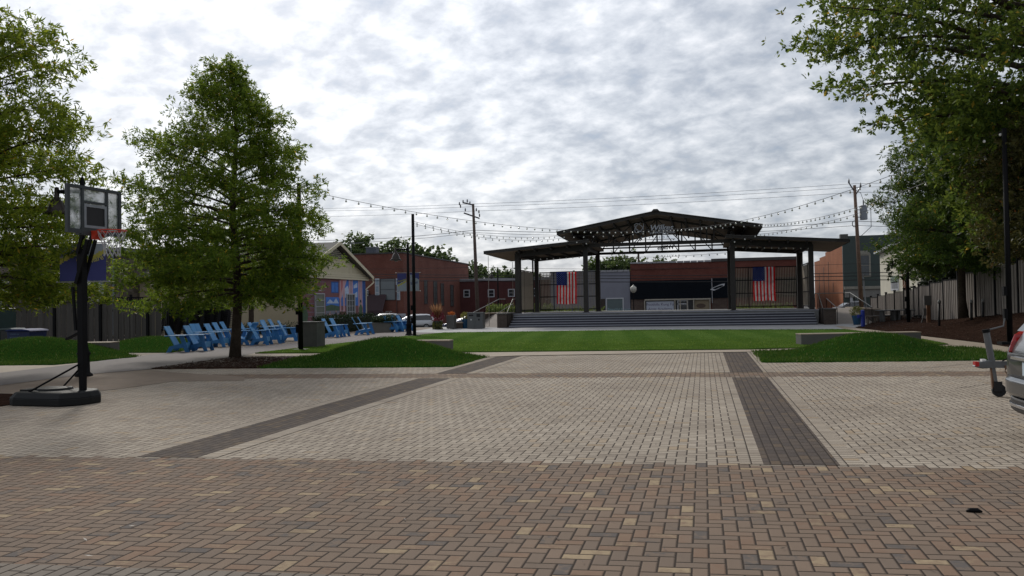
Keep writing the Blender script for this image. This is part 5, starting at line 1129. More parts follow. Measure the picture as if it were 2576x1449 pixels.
# ------------------------------------------------------------------ stacked black chairs
cbk = M('stack_chair_black', (.014, .013, .015), .4, 0, .2)
mb = MB(); mb.prism([(-.23, .42), (.23, .44), (.23, .46), (-.23, .44)], -.23, .23, 'y')
for k in range(7): y = -.2 + k * .067; mb.beam((-.22, y, .46), (-.34, y, .86), .035, .012, (0, 1, 0))
mb.beam((-.34, -.24, .86), (-.34, .24, .86), .05, .02)
for s_ in (-1, 1): mb.beam((.25, s_ * .25, 0), (.22, s_ * .25, .64), .03, .03); mb.beam((-.32, s_ * .25, 0), (-.22, s_ * .25, .46), .03, .03); mb.beam((-.28, s_ * .26, .65), (.25, s_ * .26, .65), .05, .02)
first = None; gp = 'black chairs stacked against the left fence'
sxs = [423, 447, 470, 490, 509, 528, 549, 571]
for si, pxs in enumerate(sxs):
    g = PY(pxs, 860, 34.6); g.z = 0; nst = (12, 12, 13, 13, 13, 14, 13, 12)[si]
    for k in range(nst):
        lab = f'black chair, {ORD[nst - 1 - k]} from top in the {ORD[si]} stack from the left'
        if first is None: first = mesh_obj('stacking_chair', mb, cbk); o = first
        else: o = first.copy(); col.objects.link(o)
        o.location = (g.x + .012 * k, g.y + .01 * k, k * .088); o.rotation_euler = (0, 0, R_((-8, 6, -12, 4, -6, 8, -4, 5)[si] - 20)); tagit(o, lab, 'chair', gp)

# ------------------------------------------------------------------ basketball hoops
plast = M('hoop_base_plastic', (.003, .0035, .0035), .6, 0, .3, 5, 0, .3); clear = None
def acrylic():
    m, t, b = newmat('acrylic_board'); b.inputs['Base Color'].default_value = (.30, .33, .34, 1); b.inputs['Roughness'].default_value = .12; b.inputs['Alpha'].default_value = .62; b.inputs['Specular IOR Level'].default_value = .8
    v = objco(t, (1, 1, 2)); n = noise(t, v, 3, 4); lk(t, mixc(t, rng(t, n, .4, .6), (.20, .24, .21), (.75, .78, .80)), b.inputs['Base Color']); return m  # pale blotches in the base colour imitate bright reflections on the board
acr = acrylic(); orange_ = M('rim_orange', (.50, .035, .012), .5, 0, .1); netm = M('net_white', (.42, .42, .43), .8); frm = M('board_frame', (.035, .042, .045), .45, 0, .1); greyp = M('board_grey_paint', (.22, .24, .26), .5)
def hoop(name, label, loc, rz, dz=0.0, base=True, group='portable basketball hoops'):
    T = thing(name, label, 'basketball hoop', loc, rz, group); BX = .27; zb, zt = 2.88 + dz, 3.68 + dz; hw = .585; P_ = lambda n, m_, mt, par=T, **k: part(n, m_, mt, par, world=False, **k)
    if base:
        mb = MB(); pr = [(-1.15, -.42), (-1.02, -.47), (-.05, -.45), (.16, -.22), (.18, 0), (.16, .22), (-.05, .45), (-1.02, .47), (-1.15, .42), (-1.2, 0)]; mb.prism(pr, .0, .13, 'z'); k = len(mb.v)
        pin = [(x * .93 - .02, y * .88) for x, y in pr]; pi2 = [(x * .84 - .05, y * .7) for x, y in pr]
        mb.v += [(x, y, .13) for x, y in pr] + [(x, y, .22) for x, y in pin] + [(x, y, .235) for x, y in pi2]; m_ = len(pr)
        for r_ in (0, m_):
            for i in range(m_): mb.f.append((k + r_ + i, k + r_ + (i + 1) % m_, k + r_ + m_ + (i + 1) % m_, k + r_ + m_ + i)); mb.mi.append(0)
        mb.f.append(tuple(range(k + 2 * m_, k + 3 * m_))); mb.mi.append(0); bs = P_('base_tank', mb, plast, bevel=.02)
        mb = MB(); mb.lathe([(.30, .2), (.27, .27), (.12, .285), (.01, .285)], (-.6, 0, 0), 20); mb.bx(-1.05, -.9, -.3, .3, .225, .26); P_('tank_ridge', mb, plast, bs, smooth=False)
        for s_ in (-1, 1): mb = MB(); mb.tube([(-.85, s_ * .36, .2), (-.02, s_ * .05, .68)], .016, 6); P_('brace', mb, black)
    mb = MB(); mb.bx(-.043, .043, -.043, .043, .05, 1.1); mb.bx(-.056, .056, -.056, .056, .62, 2.62 + dz); P_('pole', mb, black)
    mb = MB(); mb.bx(-.075, -.06, .071, .076, 0, .01) if 0 else mb.bx(.044, .048, -.025, .025, .12, .2); P_('pole_label', mb, white)
    for s_ in (-1, 1):
        mb = MB(); mb.beam((.0, s_ * .10, 2.56 + dz), (BX - .06, s_ * .10, 3.15 + dz), .03, .06); P_('lift_arm', mb, black); mb = MB(); mb.beam((-.05, s_ * .085, 2.05 + dz), (BX - .06, s_ * .085, 2.8 + dz), .03, .06); P_('lift_arm', mb, black)
    mb = MB(); mb.beam((-.20, 0, 2.0 + dz), (-.14, 0, 1.25 + dz), .04, .04); mb.beam((-.05, 0, 1.22 + dz), (-.34, 0, 1.10 + dz), .06, .03); P_('height_lever', mb, black)
    mb = MB()
    for a in ((BX - .03, BX + .03, -hw, hw, zb, zb + .07), (BX - .03, BX + .03, -hw, hw, zt - .05, zt), (BX - .029, BX + .029, -hw, -hw + .055, zb + .07, zt - .05), (BX - .029, BX + .029, hw - .055, hw, zb + .07, zt - .05)): mb.bx(*a)
    for s_ in (-1, 1): mb.bx(BX - .028, BX + .028, s_ * .265 - .022, s_ * .265 + .022, zb + .07, zt - .05)
    mb.bx(BX - .027, BX + .027, -.243, .243, zb + .52, zb + .555); mb.bx(BX - .1, BX + .031, -.3, .3, zb - .02, zb + .1); fr = P_('backboard_frame', mb, frm)
    mb = MB(); mb.bx(BX - .012, BX - .004, -hw + .05, hw - .05, zb + .06, zt - .045); P_('backboard', mb, acr)
    mb = MB(); sq = (-.243, .243, zb + .10, zb + .50); t_ = .045
    mb.bx(BX + .028, BX + .034, sq[0], sq[1], sq[3] - t_, sq[3]); mb.bx(BX + .028, BX + .034, sq[0], sq[1], sq[2], sq[2] + t_); mb.bx(BX + .028, BX + .034, sq[0], sq[0] + t_, sq[2] + t_, sq[3] - t_); mb.bx(BX + .028, BX + .034, sq[1] - t_, sq[1], sq[2] + t_, sq[3] - t_); P_('target_square', mb, greyp)
    mb = MB(); mb.bx(BX - .02, BX + .02, sq[0] + t_, sq[1] - t_, sq[2] + t_, sq[3] - t_); P_('square_panel', mb, M('panel_black', (.010, .010, .012), .6))
    mb = MB(); rc_ = BX + .37; zr = zb + .05; mb.tube([(rc_ + .228 * math.cos(a), .228 * math.sin(a), zr) for a in np.linspace(0, 2 * math.pi, 33)], .011, 6); mb.prism([(BX + .035, -.11), (BX + .19, -.09), (BX + .19, .09), (BX + .035, .11)], zr - .02, zr + .005, 'z'); mb.bx(BX + .034, BX + .06, -.1, .1, zr - .14, zr + .005)
    mb.prism([(BX + .06, zr - .13), (BX + .2, zr - .02), (BX + .06, zr - .02)], -.1, -.09); mb.prism([(BX + .06, zr - .13), (BX + .2, zr - .02), (BX + .06, zr - .02)], .09, .1); rm = P_('rim', mb, orange_, smooth=False)
    mb = MB(); nn = 12; rows_ = [(.225, 0), (.20, -.09), (.165, -.18), (.135, -.27), (.125, -.36), (.13, -.43)]
    for i in range(len(rows_) - 1):
        (r0, z0_), (r1, z1_) = rows_[i], rows_[i + 1]
        for k in range(nn):
            for s_ in (-.5, .5):
                a0 = 2 * math.pi * (k + (i % 2) * .5) / nn; a1 = 2 * math.pi * (k + (i % 2) * .5 + s_) / nn; mb.tube([(rc_ + r0 * math.cos(a0), r0 * math.sin(a0), zr + z0_), (rc_ + r1 * math.cos(a1), r1 * math.sin(a1), zr + z1_)], .0045, 4, cap=False)
    P_('net', mb, netm, rm); return T
hoop('basketball_hoop', 'large portable basketball hoop standing on the paving at left', G(209, 1016), R_(-4))
p = PD(226, 870, 37.5); hoop('basketball_hoop', 'lowered basketball hoop behind the left fence under the banner', (p.x, p.y, 0), R_(-30), -.62, False)
p = PD(-18, 870, 36.5); hoop('basketball_hoop', 'lowered basketball hoop cut off by the left picture edge behind the fence', (p.x, p.y, 0), R_(-25), -.62, False)

# ------------------------------------------------------------------ poles and lamps
def lightpole(label, p, h=6.0, r=.085):
    T = thing('light_pole', label, 'pole', p, 0, 'black poles carrying the bulb strings'); p = Vector(p); mb = MB(); mb.tube([p, p + Vector((0, 0, h * .5)), p + Vector((0, 0, h))], [r, r * .95, r * .85], 12); part('pole', mb, black, T, smooth=True)
    mb = MB(); mb.bx(p.x - .26, p.x + .26, p.y - .2, p.y + .2, .0 + p.z, p.z + .07); part('base_plate', mb, black, T)
    for za, zb in ((1.3, 1.55), (.65, .95)): mb = MB(); mb.bx(p.x - r - .07, p.x - r + .02, p.y - .07, p.y + .07, p.z + za, p.z + zb); part('outlet_box', mb, black, T)
    return T
pA = G(757, 883); pB = G(1043, 847); pC = PD(2541, 860, 21.8); pC.z = .25; pDp = PD(2286, 822, 41.8); pDp.z = 0
lightpole('black light pole beside the grey cabinet on the lawn corner', pA, 6.0); lightpole('tall black pole at the far left corner of the lawn', pB, 6.05); lightpole('black pole on the mulch bank near the silver car', pC, 5.8, .07); lightpole('black pole in the mulch beside the picnic table', pDp, 6.0)
bnav, byel, bgry = M('banner_navy', (.035, .04, .16), .7, 0, .06), M('banner_yellow', (.36, .32, .06), .7, 0, .06), M('banner_silver', (.26, .29, .33), .7, 0, .06)
bronze = M('lamp_bronze', (.035, .026, .022), .35, .5, .15)
def lamp(label, p, texts=None, h=4.8, layout=0):
    T = thing('street_lamp', label, 'street lamp', p, 0, 'gooseneck street lamps'); p = Vector(p); mb = MB(); mb.lathe([(.20, 0), (.20, .05), (.14, .1), (.13, .5), (.16, .55), (.12, .62), (.085, .8), (.08, 1.2), (.07, 2.5), (.06, h - .15), (.03, h - .05), (.012, h)], p, 12); part('pole', mb, black, T, smooth=True)
    rr_ = Vector(_r); z_ = h - .38; mb = MB(); mb.tube([p + Vector((0, 0, z_)), p - rr_ * .62 + Vector((0, 0, z_))], .05, 7); part('arm', mb, black, T)
    mb = MB(); c_ = p - rr_ * .62; mb.lathe([(.0, z_ + .12), (.05, z_ + .1), (.06, z_ - .12), (.10, z_ - .2), (.13, z_ - .22), (.21, z_ - .42), (.21, z_ - .46), (.32, z_ - .54), (.30, z_ - .55), (.12, z_ - .5)], c_, 18); part('lamp_shade', mb, bronze, T, smooth=True)
    mb = MB(); mb.lathe([(.0, z_ - .62), (.10, z_ - .58), (.12, z_ - .5), (.0, z_ - .5)], c_, 12); part('lens', mb, M('lens_frost', (.2, .2, .19), .4), T)
    if texts:
        zt_, zb_ = 3.20, 2.30
        for s_, tx_ in ((-1, texts[0]), (1, texts[1])):
            o_ = p + rr_ * s_ * .09; w_ = .47
            for z in (zt_ + .02, zb_ - .02): mb = MB(); mb.tube([p + Vector((0, 0, z)), p + rr_ * s_ * (w_ + .16) + Vector((0, 0, z))], .012, 6); mb.lathe([(.0, -.025), (.022, -.01), (.022, .012), (0, .025)], p + rr_ * s_ * (w_ + .16) + Vector((0, 0, z)), 8); part('banner_arm', mb, M('rod_pale', (.28, .28, .28), .4), T)
            mb = MB(); u0 = min(s_ * .09, s_ * (.09 + w_)); mats_ = [bnav, byel, bgry]; n_z = 24; n_x = 10
            for j in range(n_z):
                for i in range(n_x):
                    u = (i + .5) / n_x; v = (j + .5) / n_z; q = v - .28 * (u - .5)
                    if layout == 0: c = 2 if q > .74 else (1 if q > .60 else 0)
                    elif s_ < 0: c = 0 if q > .50 else (1 if q > .36 else 2)
                    else: c = 0 if v + .35 * u > .95 else 2
                    if layout == 1 and s_ < 0 and .46 < q < .50: c = 2
                    mb.cur = c; a = p + rr_ * (u0 + w_ * i / n_x); b2 = p + rr_ * (u0 + w_ * (i + 1) / n_x); z0_ = zb_ + (zt_ - zb_) * j / n_z; z1_ = zb_ + (zt_ - zb_) * (j + 1) / n_z
                    mb.add([a + Vector((0, 0, z0_)), b2 + Vector((0, 0, z0_)), b2 + Vector((0, 0, z1_)), a + Vector((0, 0, z1_))], [(0, 1, 2, 3)])
            bn = part('banner', mb, mats_, T); fwd = Vector((_h.x, _h.y, 0)); rt = (rr_ * math.cos(.27) + up * math.sin(.27)); uu = (up * math.cos(.27) - rr_ * math.sin(.27))
            if layout == 0: zz_, cc_ = ((zt_ - .30, bnav) if s_ < 0 else (zb_ + .42, M('banner_letter_yellow', (.42, .38, .12), .7)))
            else: zz_, cc_ = ((zb_ + .44, byel) if s_ < 0 else (zb_ + .30, bnav))
            sz_ = .17 if layout == 0 or s_ > 0 else .125
            part('lettering', textmb(tx_, sz_, p + rr_ * (u0 + .05) + Vector((0, 0, zz_)) - fwd * .008, rt, uu, .002, 0, .002), cc_, bn)
    return T
lamp('gooseneck street lamp with navy and yellow banners behind the basketball hoop', G(211, 947), ('Relax', 'Share'), 4.85, 0)
lamp('gooseneck street lamp with silver and navy banners next to the tall black pole', G(1029, 844), ('Connect', 'Enjoy'), 4.8, 1)
p = PD(1254, 802, 80); p.z = -.05; lamp('far gooseneck street lamp left of the pavilion', p, None, 5.0)
p = PD(1594, 760, 86); p.z = -.6; T = thing('globe_lamp', 'thin post lamp with a white globe in front of the black shop', 'street lamp', p); mb = MB(); mb.lathe([(.12, 0), (.1, .4), (.05, .6), (.045, 2.9), (.09, 3.0)], p, 10); part('pole', mb, black, T, smooth=True)
mb = MB(); mb.lathe([(.10, 3.0), (.28, 3.15), (.35, 3.38), (.30, 3.6), (.12, 3.72), (.07, 3.8), (.0, 3.9)], p, 14); part('globe', mb, M('globe_glass', (.36, .35, .31), .4), T, smooth=True)
# utility poles and lines
wood = M('pole_wood', (.085, .06, .048), .85, 0, .35, 8); wood2 = M('pole_wood_brown', (.125, .075, .05), .85, 0, .35, 8); insul = M('insulator', (.06, .06, .07), .4); xfm = M('transformer_grey', (.21, .23, .26), .5, .2, .1)
U1b, U1t = PD(1203, 800, 78), PD(1190, 513, 78); U2b, U2t = PD(2168.5, 790, 67), PD(2149.5, 466, 67); U1b.z = -.7; U2b.z = -.4
def upole(label, b, t, mat, kind):
    T = thing('utility_pole', label, 'utility pole', b); mb = MB(); mb.tube([b, b.lerp(t, .5), t], [.19, .16, .12], 10); part('pole', mb, mat, T, smooth=True); rr_ = Vector(_r)
    if kind == 0:
        for k, (dz, dx, L_) in enumerate(((-.1, -.9, .8), (-.85, -1.2, 1.5))):
            mb = MB(); mb.beam(t + rr_ * (-L_ / 2 - (.6 if k == 0 else .15)) + up * (dz - (.0 if k else -.25)), t + rr_ * (L_ / 2 - (.4 if k == 0 else .15)) + up * (dz - (.55 if k else .0)), .1, .13); part('crossarm', mb, insul, T)
        for dx, dz in ((-1.3, .05), (-.95, .25), (-.55, .3), (-1.2, -.2), (-.75, -.55), (-.3, .1), (.3, -.55), (.55, -.75), (.6, -1.1)):
            mb = MB(); q = t + rr_ * dx + up * dz; mb.lathe([(.03, -.16), (.08, -.1), (.05, -.05), (.08, 0), (.05, .05), (.06, .12), (.02, .16)], q, 8); part('insulator', mb, insul, T, smooth=True)
    else:
        for dx, dz in ((-.45, .35), (.5, .0)):
            mb = MB(); q = t + rr_ * dx + up * dz; mb.beam(t + up * (dz - .9), q - up * .15, .08, .08); mb.lathe([(.03, -.2), (.09, -.12), (.05, -.05), (.09, 0), (.05, .06), (.03, .2)], q, 8); part('insulator', mb, insul, T, smooth=True)
        c_ = t.lerp(b, .2) + rr_ * .62; mb = MB(); mb.lathe([(.26, -.62), (.30, -.58), (.30, .42), (.33, .44), (.33, .5), (.28, .56), (0, .58)], c_, 16); part('transformer', mb, xfm, T, smooth=False)
        mb = MB(); mb.tube([c_ + up * .5, c_ + up * 1.0], .05, 7); mb.beam(c_ - rr_ * .6 + up * .2, c_ - rr_ * .25 + up * .2, .06, .06); mb.beam(c_ - rr_ * .6 - up * .4, c_ - rr_ * .25 - up * .4, .06, .06); part('bushing', mb, insul, T)
        mb = MB(); mb.tube([c_ + rr_ * .25 + up * .4, c_ + rr_ * .6 + up * .3, c_ + rr_ * .6 - up * 1.2, c_ - rr_ * .3 - up * 2.0], .025, 5); mb.tube([c_ + up * 1.0, c_ - rr_ * .2 + up * 1.6, t - up * .4 + rr_ * .1], .02, 5); part('drop_wire', mb, black, T)
        mb = MB(); q = t.lerp(b, .285) - rr_ * .2; mb.tube([q + rr_ * .16 * math.cos(a) + up * .24 * math.sin(a) for a in np.linspace(0, 6.28, 13)], .035, 5); part('cable_coil', mb, black, T)
        mb = MB(); q0 = t.lerp(b, .66) + rr_ * .28; q1 = b + rr_ * .42; mb.tube([q0, q1], .06, 7); mb.tube([q0 + up * .1, q0 + up * .35 - rr_ * .3], .03, 5); part('riser_conduit', mb, xfm, T)
    return T
upole('leaning wooden utility pole left of the pavilion', U1b, U1t, wood, 0); upole('brown utility pole with grey transformer right of the pavilion', U2b, U2t, wood2, 1)
p = PD(1607, 690, 140); T = thing('utility_pole', 'small distant utility pole behind the pavilion trusses', 'utility pole', (p.x, p.y, -1)); mb = MB(); mb.tube([(p.x, p.y, -1), (p.x, p.y, PD(1607, 634, 140).z)], .17, 8); part('pole', mb, wood, T); mb = MB(); z_ = PD(1607, 638, 140).z; mb.beam(Vector((p.x, p.y, z_)) - Vector(_r) * 1.0, Vector((p.x, p.y, z_)) + Vector(_r) * 1.0, .12, .14); part('crossarm', mb, wood, T)
def cable(label, a, b, sag, r, n=14, name='power_line', cat='cable'):
    a, b = Vector(a), Vector(b); mb = MB(); mb.tube([a.lerp(b, i / n) - up * sag * 4 * (i / n) * (1 - i / n) for i in range(n + 1)], r, 5, cap=False); o = mesh_obj(name, mb, M('cable_black', (.012, .012, .014), .6)); return tagit(o, label, cat, 'overhead power lines')
Lf = lambda px, y: PD(px, y, 96); Rt = lambda px, y: PD(px, y, 58)
wl = [('topmost', (740, 525), (1190, 513), (2149, 462), (2620, 447), .013, .1), ('second highest', (740, 531), (1190, 520), (2150, 471), (2620, 457), .013, .1), ('third highest', (740, 546), (1190, 531), (2150, 484), (2620, 474), .013, .1),
      ('upper middle', (740, 604), (1194, 579), (2155, 556), (2620, 556), .022, .35), ('lower middle', (740, 612), (1194, 585), (2156, 567), (2620, 566), .018, .35),
      ('thin low', (700, 672), (1199, 672), (2160, 663), (2620, 668), .014, .2), ('upper thick low', (700, 683), (1200, 692), (2163, 686), (2620, 676), .03, .1), ('middle thick low', (700, 690), (1200, 698), (2163, 694), (2620, 690), .03, .1), ('lowest thick', (700, 702), (1201, 706), (2164, 704), (2620, 698), .035, .1)]
for nm, l_, m1, m2, r_, rad, sg_ in wl:
    cable(f'{nm} power line left of the leaning pole', Lf(*l_), PD(m1[0], m1[1], 78), sg_, rad); cable(f'{nm} power line between the two utility poles', PD(m1[0], m1[1], 78), PD(m2[0], m2[1], 67), sg_ * 1.5, rad, 20); cable(f'{nm} power line right of the transformer pole', PD(m2[0], m2[1], 67), Rt(*r_), sg_ * .5, rad)

# bulb strings
bulbm = None
def bulbmat():
    m, t, b = newmat('bulb_glass'); b.inputs['Base Color'].default_value = (.75, .74, .70, 1); b.inputs['Roughness'].default_value = .15; b.inputs['IOR'].default_value = 1.4; return m
bulbm = bulbmat(); sock = M('socket_black', (.01, .01, .01), .5)
mb = MB(); mb.lathe([(.0, -.125), (.026, -.118), (.04, -.09), (.034, -.06), (.015, -.04)], (0, 0, 0), 9); mb.cur = 1; mb.lathe([(.012, -.045), (.012, -.015), (.006, .008)], (0, 0, 0), 7)
bulb_mesh = None; mb_b = mb
def bulbs(label, pts, sag, spacing=.61):
    T = thing('string_lights', label, 'string lights', pts[0], 0, 'bulb strings over the plaza'); path = []
    for a, b in zip(pts[:-1], pts[1:]):
        a, b = Vector(a), Vector(b); L_ = (b - a).length; n = max(4, int(L_ / .6)); s_ = sag * (L_ / 20) ** 2
        path += [a.lerp(b, i / n) - up * s_ * 4 * (i / n) * (1 - i / n) for i in range(n)]
    path.append(Vector(pts[-1])); mb = MB(); mb.tube(path, .009, 5, cap=False); part('cable', mb, sock, T)
    global bulb_mesh
    acc = 0; nxt = spacing * .5; cnt = 0
    for a, b in zip(path[:-1], path[1:]):
        L_ = (b - a).length
        while nxt <= acc + L_ and cnt < 98:
            q = a.lerp(b, (nxt - acc) / L_)
            if bulb_mesh is None: o = part('bulb', mb_b, [bulbm, sock], T, world=False, smooth=True); bulb_mesh = o.data
            else: o = bpy.data.objects.new('bulb', bulb_mesh); col.objects.link(o); o.parent = T
            o.location = q - T.location; nxt += spacing; cnt += 1
        acc += L_
tA, tB, tC = pA + up * 5.8, pB + up * 5.7, pC + up * 5.75
front = lambda px, py: PY(px, py, 50.15)
bulbs('bulb string from the near left pole to the pavilion gable', [tA, front(1665, 577)], .36); bulbs('bulb string from the pavilion gable to the pole at the right', [front(1665, 577), tC], .36)
bulbs('bulb string from the lawn corner pole along the pavilion eave', [tB, front(1395, 594), front(1700, 577)], .8); bulbs('bulb string from the right eave of the pavilion to the right pole', [front(1700, 577), front(1905, 564), pC + up * 4.9 + Vector((.0, 1.5, .4))], .35)
bulbs('lower bulb string from the corner pole to the left wing roof', [tB - up * .1, front(1408, 600), front(1492, 612)], .9); bulbs('lower bulb string from the right wing roof to the right pole', [front(1835, 609), front(1905, 590), PY(2250, 508, 36)], .35)
bulbs('bulb string along the inner beam of the left wing', [(colx[0] + .1, YF + .1, 4.45), (colx[1], YF + .1, 4.50)], .3, .42); bulbs('bulb string along the inner beam of the right wing', [(colx[2], YF + .1, 4.85), (colx[3] - .1, YF + .1, 4.62)], .3, .42)
bulbs('bulb string sagging under the centre roof', [(colx[1], 55, 4.62), (-2.7, 55, 4.45), (colx[2], 55, 4.62)], .2, .5)

# ------------------------------------------------------------------ vehicles
rub = M('tyre', (.012, .012, .013), .8); alloy = M('alloy', (.35, .36, .37), .35, .7, .05); lampred = M('tail_lamp', (.32, .012, .012), .15, 0, .3, 12); chrome = M('chrome', (.55, .56, .58), .15, .9, .03)
def wheel(T, x, y, r, w_=.2, s=1):
    mb = MB(); mb.tube([(x, y - w_ / 2, r), (x, y + w_ / 2, r)], r, 22); wl_ = part('wheel', mb, rub, T, world=False, bevel=.02); mb = MB(); yo = y + s * (w_ / 2 + .003); mb.tube([(x, yo - .004, r), (x, yo + .004, r)], r * .62, 16)
    part('rim', mb, alloy, wl_, world=False); mb = MB()
    for k in range(5): a = 2 * math.pi * k / 5 + .6; mb.tube([(x + r * .4 * math.cos(a), yo + s * .006, r + r * .4 * math.sin(a)), (x + r * .4 * math.cos(a), yo + s * .009, r + r * .4 * math.sin(a))], r * .11, 6)
    part('rim_gap', mb, rub, wl_, world=False)
def carbody(T, secs, paint, name='body'):
    """secs: list of (x, [(halfwidth,z)...] bottom to top) lofted; same count each"""
    mb = MB(); n = len(secs[0][1]); rows_ = []
    for x, pr in secs:
        row = [(x, -hw, z) for hw, z in pr] + [(x, hw, z) for hw, z in pr[::-1]]; mb.v += row
    m_ = 2 * n
    for i in range(len(secs) - 1):
        for j in range(m_): a = i * m_ + j; b = i * m_ + (j + 1) % m_; mb.f.append((a, b, b + m_, a + m_)); mb.mi.append(0)
    mb.f.append(tuple(range(m_))[::-1]); mb.f.append(tuple(range((len(secs) - 1) * m_, len(secs) * m_))); mb.mi += [0, 0]
    o = part(name, mb, paint, T, world=False, smooth=True)
    return o
def metal(name, c): 
    m, t, b = newmat(name); b.inputs['Base Color'].default_value = (*c, 1); b.inputs['Metallic'].default_value = .55; b.inputs['Roughness'].default_value = .32; b.inputs['Coat Weight'].default_value = .6; b.inputs['Coat Roughness'].default_value = .06
    n = noise(t, objco(t), 400, 2); bump(t, b, n, .0003, .3); return m
silver = metal('silver_paint', (.06, .063, .066)); dk = M('dark_trim', (.02, .02, .022), .5)
# silver SUV at the right edge: local x = forward, rear at x=0, y=+ is its left side (far side from the camera)
far_corner = PD(2527, 880, 9.6)
SU = thing('silver_car', 'silver estate car whose tail shows at the right picture edge', 'car', (far_corner.x + .0, far_corner.y - .86, 0), 0)
def subd(o, lv=2): s = o.modifiers.new('subdivision', 'SUBSURF'); s.levels = lv; s.render_levels = lv; return o
secs = []
for x, w1, zt, belt, zb, wt in ((-.02, .72, .82, .72, .42, .70), (.0, .84, .98, .86, .36, .78), (.07, .90, 1.08, .94, .32, .84), (.16, .915, 1.16, .98, .28, .84), (.34, .92, 1.42, 1.0, .26, .74), (.52, .92, 1.60, 1.0, .24, .66), (.75, .92, 1.67, 1.0, .22, .64), (1.6, .925, 1.71, .99, .2, .64), (2.4, .925, 1.68, .98, .2, .64), (2.9, .92, 1.50, .97, .2, .66), (3.4, .915, 1.12, .95, .2, .76), (3.9, .90, 1.02, .90, .2, .76), (4.4, .84, .90, .80, .24, .68), (4.6, .70, .74, .66, .3, .6)):
    secs.append((x, [(w1 * .8, zb), (w1 * .97, zb + .06), (w1, (zb + belt) / 2), (w1 * .985, belt), ((w1 + wt) / 2 * .99, (belt + zt) / 2 + .02), (wt, zt - .05), (wt * .75, zt)]))
subd(carbody(SU, secs, silver), 2)
# rear bumper lip
mb = MB(); pts = []
def bumper(z0_, z1_, out, mat, nm):
    mb = MB(); prof = []; ys = np.linspace(-.88, .88, 19)
    def bx_(y): return -.10 - out + .26 * (abs(y) / .9) ** 5
    for y in ys: x = bx_(y); mb.v += [(x + .03, y, z0_), (x, y, z0_ + .03), (x, y, z1_ - .03), (x + .05, y, z1_), (.30, y, z1_), (.30, y, z0_)]
    for i in range(18):
        for j in range(6): a = i * 6 + j; b = i * 6 + (j + 1) % 6; mb.f.append((a, a + 6, b + 6, b)); mb.mi.append(0)
    mb.f.append(tuple(range(6))); mb.f.append(tuple(range(108, 114))[::-1]); mb.mi += [0, 0]; return part(nm, mb, mat, SU, world=False, smooth=False, bevel=.012)
bumper(.46, .66, .02, silver, 'rear_bumper'); bumper(.27, .455, -.03, dk, 'bumper_skirt'); bumper(.345, .362, -.012, chrome, 'bumper_trim')
def patch(pts, t_, mat, nm, par=SU):
    mb = MB(); mb.prism([(p_[0], p_[1]) for p_ in pts], -t_, 0, 'x'); return part(nm, mb, mat, par, world=False, bevel=.008)
for s_ in (-1, 1):
    mb = MB(); pr = [(.64, .93), (.90, .87), (.925, 1.05), (.88, 1.17), (.74, 1.13), (.66, 1.05)]
    xs_ = lambda y, z: -.035 + .14 * max(0, (abs(y) - .68) / .22) ** 1.6 + max(0, z - .95) * .45
    mb.v = [(xs_(y, z), s_ * y, z) for y, z in pr] + [(xs_(y, z) + .14, s_ * y * .97, z) for y, z in pr]; mb.f = [tuple(range(6)), tuple(range(6, 12))[::-1]] + [(i, 6 + i, 6 + (i + 1) % 6, (i + 1) % 6) for i in range(6)]; mb.mi = [0] * 8; part('tail_lamp', mb, lampred, SU, world=False, bevel=.012)
    mb = MB(); mb.bx(-.085 + .1, .0 + .1, min(s_ * .74, s_ * .885), max(s_ * .74, s_ * .885), .46, .52); part('reflector', mb, lampred, SU, world=False)
mb = MB(); pr = [(-.70, 1.17), (.70, 1.17), (.62, 1.52), (-.62, 1.52)]; mb.v = [(.11 + (z - 1.17) * .78 - .03, y, z) for y, z in pr] + [(.11 + (z - 1.17) * .78 + .06, y, z) for y, z in pr]; mb.f = [(0, 1, 2, 3)[::-1], (4, 5, 6, 7)] + [(i, (i + 1) % 4, 4 + (i + 1) % 4, 4 + i) for i in range(4)]; mb.mi = [0] * 6; part('rear_window', mb, M('rear_glass', (.07, .08, .09), .06, 0, .1, 2, 0, .9), SU, world=False, bevel=.01)
mb = MB(); mb.bx(-.075, -.02, -.45, .45, .865, .895); part('chrome_strip', mb, chrome, SU, world=False)
mb = MB(); mb.bx(-.052, -.04, -.17, .17, .70, .85); pl = part('number_plate', mb, M('plate', (.42, .50, .58), .4, 0, .05), SU, world=False)
mb = MB(); mb.bx(-.045, -.03, -.64, .64, .665, .675); part('tailgate_seam', mb, dk, SU, world=False)
for s_ in (-1, 1):
    mb = MB(); yy = s_ * .86
    pr = [(.55, 1.06), (2.85, 1.04), (2.5, 1.5), (1.0, 1.55), (.72, 1.45)]; mb.v = [(x, s_ * (.93 - (z - 1.0) * .36), z) for x, z in pr] + [(x, s_ * (.90 - (z - 1.0) * .36), z) for x, z in pr]; mb.f = [tuple(range(5)), tuple(range(5, 10))[::-1]] + [(i, 5 + i, 5 + (i + 1) % 5, (i + 1) % 5) for i in range(5)]; mb.mi = [0] * 7; part('side_window', mb, glass, SU, world=False)
    for x in (.95, 3.65): wheel(SU, x, s_ * .84, .35, .22, s_)
